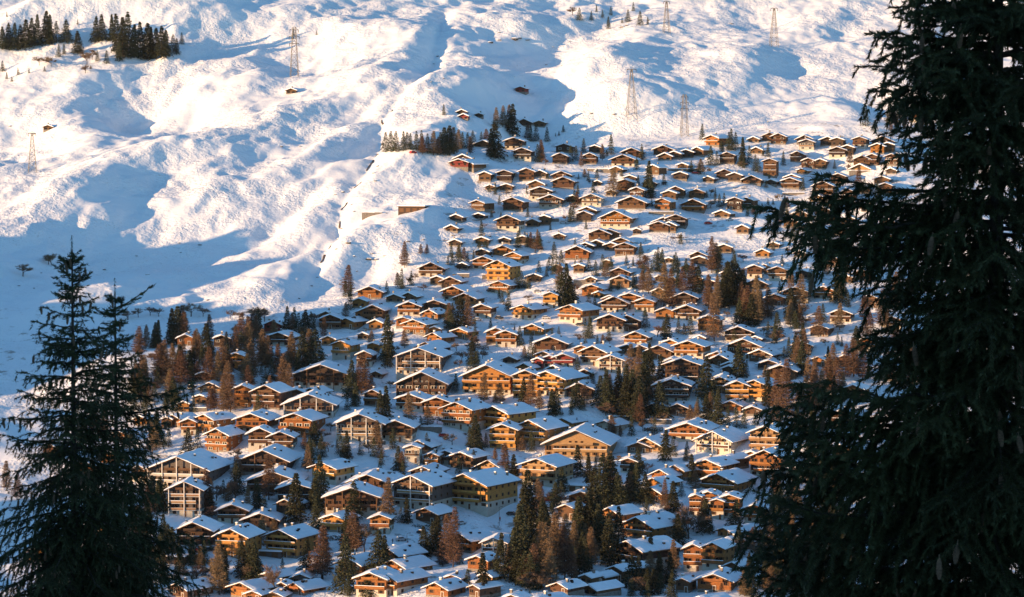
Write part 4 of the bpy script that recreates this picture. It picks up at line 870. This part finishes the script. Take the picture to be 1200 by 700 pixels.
# ---------------------------------------------------------------- cars
def make_car(col, label, P, rot):
    root = link('parked_car', None, loc=(float(P[0]), float(P[1]), float(P[2])+.02), rot=(0, 0, rot)); tag(root, label, 'car', 'parked cars')
    prof = [(-2.1,.35),(2.1,.35),(2.12,.75),(1.95,.92),(1.1,1.0),(.5,1.45),(-1.2,1.48),(-1.85,1.02),(-2.1,.95)]
    m = MB(); m.prism([(x, z) for x, z in prof], -.85, .85); m.build('body', col, root)
    m = MB(); m.prism([(.98,1.02),(.46,1.40),(-1.16,1.42),(-1.7,1.04)][::-1], -.857, .857); m.build('windows', M_GLASS, root)
    for x in (-1.3, 1.3):
        for y in (-.78, .78):
            m = MB(); m.bar((x, y-.1, .33), (x, y+.1, .33), .33, 12); m.build('wheel', M_ROCK, root)
    for y in (-.6, .6):
        m = MB(); m.box(2.09, 2.15, y-.18, y+.18, .62, .76); m.build('headlight', M_FRAMEW, root)
    m = MB(); m.box(-1.15, .45, -.75, .75, 1.485, 1.62); m.build('snow_cover', M_ROOFSNOW, root)
    return root
CARM = {'s': mat('silver_paint', (.45,.46,.47), rough=.35, var=.05), 'd': mat('dark_paint', (.04,.045,.055), rough=.3, var=.1), 'r': mat('red_paint', (.5,.03,.03), rough=.35, var=.1)}
for k, r in enumerate(parse(CARS)):
    P = cast([float(r[0])], [float(r[1])], hgt)[0]
    make_car(CARM[r[2]], r[3].replace('_', ' '), P, R(40 if k % 2 else -20))
for k, r in enumerate(parse(MORE_CARS)):
    P = cast([float(r[0])], [float(r[1])], hgt)[0]; kk = 'sdsdr'[k % 5]
    o_ = make_car(CARM[kk], 'x', P, R(random.Random(k).uniform(-40, 40))); later(o_, {'s':'silver','d':'dark','r':'red'}[kk]+' parked car with snowy roof', float(r[0]), float(r[1]), 'x')
# street lamps and walkers on the snow road
for k, r in enumerate(parse(LAMPS)):
    P = cast([float(r[0])], [float(r[1])+float(r[2])], hgt)[0]; h = float(r[2])/(F_PX/P[1])
    root = link('street_lamp', None, loc=tuple(map(float, P)), rot=(0, 0, R(20))); later(root, 'slim grey street lamp', float(r[0]), float(r[1]), 'x'); tag(root, None, 'street lamp', 'street lamps')
    m = MB(); m.bar((0,0,-1), (0,0,h), .11, 6, r2=.07); m.bar((0,0,h-.05), (.9,0,h+.1), .06, 5); m.build('post', M_METAL, root)
    m = MB(); m.box(.7, 1.4, -.16, .16, h+.0, h+.16); m.build('lamp_head', M_METAL, root)
CL = {'r': mat('red_jacket', (.45,.05,.03), var=.1), 'd': mat('dark_jacket', (.03,.035,.05), var=.1)}
M_SKIN = mat('skin', (.45,.27,.2), var=.05); M_TROU = mat('dark_trousers', (.03,.03,.035), var=.1)
def person(r, k):
    P = cast([float(r[0])], [float(r[1])], hgt)[0]
    root = link('person', None, loc=tuple(map(float, P)), rot=(0, 0, R(30+k*50)))
    tag(root, r[3].replace('_', ' '), 'person')
    js = [(0,0,.93),(0,0,1.2),(0,0,1.42),(0,0,1.52),(0,.01,1.66),(.1,0,.88),(.11,.02,.5),(.11,.12,.07),(.11,-.06,.05),(-.1,0,.88),(-.11,-.05,.5),(-.11,-.14,.07),(-.11,-.30,.05),(.19,0,1.40),(.25,.04,1.13),(.25,-.08,.9),(-.19,0,1.40),(-.25,0,1.13),(-.25,-.12,.92)]
    ed = [(0,1),(1,2),(2,3),(3,4),(0,5),(5,6),(6,7),(7,8),(0,9),(9,10),(10,11),(11,12),(2,13),(13,14),(14,15),(2,16),(16,17),(17,18)]
    rd = [.16,.15,.17,.06,.115,.1,.075,.055,.045,.1,.075,.055,.045,.08,.055,.045,.08,.055,.045]
    m = MB()
    for a, b in ed: m.bar(js[a], js[b], rd[a], 8, 1 if (a in (5,6,7,9,10,11)) else 0, r2=rd[b])
    m.bar((0,.01,1.55), (0,.01,1.79), .10, 10, 2, r2=.075)
    m.build('body', [CL[r[2]], M_TROU, M_SKIN], root)
for k, r in enumerate(parse(PEOPLE)): person(r, k)

finish_labels()
# ---------------------------------------------------------------- the two near spruces
M_NEEDLE = mat('near_needles', (.056,.057,.019), rough=.7, var=.5, scale=1.6, spec=.3, hue=.0)
M_CONE = mat('cone_scales', (.19,.11,.065), rough=.8, var=.45, scale=30, rand=.25, stretch=(1,1,2))
def cone_mesh(seed):
    """hanging spruce cone, 13 cm: overlapping scales on a tapering body"""
    m = MB(); g = random.Random(seed); rows = 15
    def rad(t): return .019*math.sin(pi*min(1, max(0, .12+.86*t)))**.55
    m.bar((0,0,.02), (0,0,-.01), .003, 4)
    for j in range(rows):
        t = j/rows; z = -.008-.125*t; r = rad(t); n = 8
        for k in range(n):
            a = 2*pi*(k+.5*(j%2))/n+g.uniform(-.1,.1); da = .42
            p = [(r*.55*cos(a-da), r*.55*sin(a-da), z), (r*.55*cos(a+da), r*.55*sin(a+da), z), ((r+.002)*cos(a+da*.6), (r+.002)*sin(a+da*.6), z-.010), ((r+.004)*cos(a), (r+.004)*sin(a), z-.016), ((r+.002)*cos(a-da*.6), (r+.002)*sin(a-da*.6), z-.010)]
            m.poly(p, [(0,1,2,3,4)])
    m.bar((0,0,-.005), (0,0,-.07), .006, 7, r2=.014); m.bar((0,0,-.07), (0,0,-.135), .014, 7, r2=.003)
    return m.mesh('cone', M_CONE)
CONES = [cone_mesh(k) for k in range(3)]
def near_spruce(label, X0, Y0, ztop, zbot, reach, extra, seed, ncone, cone_s, dens, tw, lean=0.0):
    g = np.random.default_rng(seed); gz = float(hgt(X0, Y0)); A = []; B = []; C = []; wood = MB(); tips = []
    def needles(P, n, ln, wd, along):
        """P (m,3) path points along a shoot; bristles round it"""
        seg = P[1:]-P[:-1]; L = np.linalg.norm(seg, axis=1); tot = L.sum(); k = max(3, int(n*tot))
        cum = np.concatenate([[0], np.cumsum(L)]); s = g.uniform(0, tot, k); i = np.clip(np.searchsorted(cum, s)-1, 0, len(seg)-1)
        f = ((s-cum[i])/np.maximum(L[i], 1e-6))[:,None]; c = P[i]+seg[i]*f; d = seg[i]/np.maximum(L[i], 1e-6)[:,None]
        rv = g.normal(0, 1, (k, 3)); rv -= d*(rv*d).sum(1)[:,None]; rv /= np.linalg.norm(rv, axis=1)[:,None]
        nd = d*.75+rv*.75; nd /= np.linalg.norm(nd, axis=1)[:,None]; si = np.cross(nd, rv); si /= np.maximum(np.linalg.norm(si, axis=1), 1e-6)[:,None]
        tip = c+nd*(ln*g.uniform(.7, 1.2, k))[:,None]
        A.append(c-si*wd/2); B.append(c+si*wd/2); C.append(tip)
    def path(p, d, L_, sag, up, n):
        """shoot that sags and lifts again at its end"""
        s = np.linspace(0, 1, n+1)[:,None]; d = np.array(d, float)
        return np.array(p)+d*L_*s+np.array([0,0,1.])*L_*(-sag*s**1.6+up*s**4)
    rings = (lambda z: max(.05, min(.22, .011*(ztop-z)+.008)))
    z = ztop; wood.bar((lean*1, 0, ztop), (0, 0, zbot), .01, 8, r2=rings(zbot))
    wood.bar((0, 0, zbot), (0, 0, gz-.5), rings(zbot), 10, r2=.32)
    needles(np.array([[lean, 0, ztop+.25], [lean*.9, 0, ztop-.4]]), 500*dens, .03*tw, .006*tw, 0)
    specs = []
    while z > zbot:
        dz = ztop-z; z -= ((.19 if dz < 2.6 else .15) if tw > 1.5 else .125)*g.uniform(.6, 1.5)
        nbr = 4 if dz < 1.2 else (5 if tw > 1.5 else 8)
        a0 = g.uniform(0, 6.28)
        for k in range(nbr): specs.append((z+g.uniform(-.08, .08), a0+2*pi*k/nbr+g.uniform(-.35, .35), reach(ztop-z)*g.uniform(.5, 1.12), None))
    specs += [(z_, a_, l_, 1) for z_, a_, l_ in extra]
    for z, a, L_, ex in specs:
        dz = ztop-z; up0 = .55 if dz < 1.2 else .28 if dz < 3 else .10
        d = np.array([cos(a), sin(a), up0*g.uniform(.6, 1.3)]); d /= np.linalg.norm(d)
        sag = min(.55, .12+.09*dz)*g.uniform(.75, 1.25) if ex is None else .16
        bx = lean*max(0, 1-dz/3)
        P = path((bx, 0, z), d, L_, sag, .16, 9); P[1:-1] += g.normal(0, .012*L_, P[1:-1].shape)
        for i in range(9):
            r0 = (.006+.012*L_)*(1-i/9.5); wood.bar(P[i], P[i+1], r0, 4, r2=(.006+.012*L_)*(1-(i+1)/9.5))
        needles(P[3:], 430*dens, .030*tw, .0080*tw, 0)
        tips.append((P[-1], L_, ex))
        ns = max(4, int(L_/.098*dens**.5*(.7 if dz < 1.6 else 1))); per = np.array([-sin(a), cos(a), 0])
        for s in np.linspace(.14, .98, ns):
            q = s*9; i = min(8, int(q)); pt = P[i]+(P[i+1]-P[i])*(q-i); t = P[i+1]-P[i]; t /= np.linalg.norm(t)
            for sg in (-1, 1):
                l2 = (.12+.36*L_*.45*(1-s)**.7+.10*min(1, L_))*g.uniform(.55, 1.15)
                d2 = t*.75+per*sg*g.uniform(.55, 1.0)+np.array([0,0,-.10]); d2 /= np.linalg.norm(d2)
                P2 = path(pt, d2, l2, g.uniform(.1, .7)*min(1, .35+.2*dz), .1, 4)
                needles(P2, 430*dens, .030*tw, .0080*tw, 0)
                if l2 > .16: wood.bar(P2[0], P2[2], .004, 3, r2=.003)
                if g.random() < .5: tips.append((P2[-1], L_, None))
                m3 = int(l2/.12*g.uniform(.4, 1.0)) if dz > .8 else 0
                for _ in range(m3):                     # hanging twiglets
                    u = g.uniform(.2, 1); k2 = u*4; i2 = min(3, int(k2)); p3 = P2[i2]+(P2[i2+1]-P2[i2])*(k2-i2)
                    d3 = d2*.45+per*g.uniform(-.4, .4)+np.array([0,0,-1.0*g.uniform(.5, 1.3)]); d3 /= np.linalg.norm(d3)
                    needles(path(p3, d3, g.uniform(.09, .26)*min(1, .45+.14*dz), .1, 0, 2), 430*dens, .030*tw, .0080*tw, 0)
    A_, B_, C_ = map(np.concatenate, (A, B, C)); n = len(A_)
    root = link('spruce', None, loc=(X0, Y0, 0)); tag(root, label, 'tree', 'near spruces framing the view')
    link('crown', mesh_np('crown', np.stack([A_, B_, C_], 1).reshape(-1, 3), np.arange(3*n).reshape(n, 3), M_NEEDLE), root)
    wood.build('trunk', M_BARKF, root)
    idx = list(range(len(tips))); random.Random(seed).shuffle(idx); k = 0
    def seen(p): px = 600+F_PX*(p[0]+X0)/(p[1]+Y0); py = 150-F_PX*p[2]/(p[1]+Y0); return -30 < px < 1240 and -30 < py < 740 and p[1] < .3
    for i in idx:
        p = tips[i][0]
        if not seen(p): continue
        link('cone', CONES[k % 3], root, loc=(float(p[0]), float(p[1]), float(p[2])+.01), rot=(R(g.uniform(-14, 14)), R(g.uniform(-14, 14)), g.uniform(0, 6)), scl=(cone_s, cone_s, cone_s*g.uniform(.85, 1.1)))
        k += 1
        if k >= ncone: break
    
D1 = 20.0
def wx(px, D): return (px-600)/F_PX*D
def wz(py, D): return (150-py)/F_PX*D
ex = [(wz(66, D1), pi*1.0, .80), (wz(62, D1), pi*1.04, .6), (wz(262, D1), pi, 1.58), (wz(225, D1), pi*1.05, 1.2)]
eg = random.Random(4)
for a_, b_, st_, l0, l1 in ((-60, 205, 15, .5, .72), (238, 315, 9, 1.15, 1.52), (335, 440, 12, .6, .85), (462, 560, 9, 1.25, 1.6), (560, 780, 9, 1.3, 1.68)):
    for row in range(a_, b_, st_+4): ex.append((wz(row, D1), pi*eg.uniform(.9, 1.12), eg.uniform(l0, l1)))
def reach_r(d): return min(1.42, .10+.29*d) if d < 2.6 else min(.95, .72+.03*d)
near_spruce('huge dark spruce filling the right edge, hung with long brown cones', wx(1168, D1), D1, wz(-330, D1), wz(860, D1), reach_r, ex, 5, 90, 1.0, .92, 1.4)
D2 = 50.0
ex2 = [(wz(505, D2), pi*1.97, 1.6), (wz(440, D2), pi*1.9, 1.3), (wz(520, D2), pi*1.03, 1.2), (wz(470, D2), pi*1.0, .9)]
near_spruce('dark spruce at the left edge with a tall thin leading shoot', wx(84, D2), D2, wz(292, D2), wz(830, D2), lambda d: .07+.46*d if d < 1.1 else .576+.30*(d-1.1) if d < 5 else min(2.1, 1.77+.1*(d-5)), ex2, 8, 85, 1.15, .4, 2.0)
D3 = 52.0
near_spruce('dark spruce just behind the left edge spruce, with a shorter top', wx(134, D3), D3, wz(342, D3), wz(830, D3), lambda d: .06+.32*d if d < 1.0 else .38+.27*(d-1) if d < 4.6 else 1.4, [(wz(362, D3), .05, .72), (wz(372, D3), 2.9, .4), (wz(470, D3), .02, 1.35), (wz(490, D3), 5.9, 1.5), (wz(640, D3), .1, 1.5)], 21, 70, 1.15, .4, 2.0)
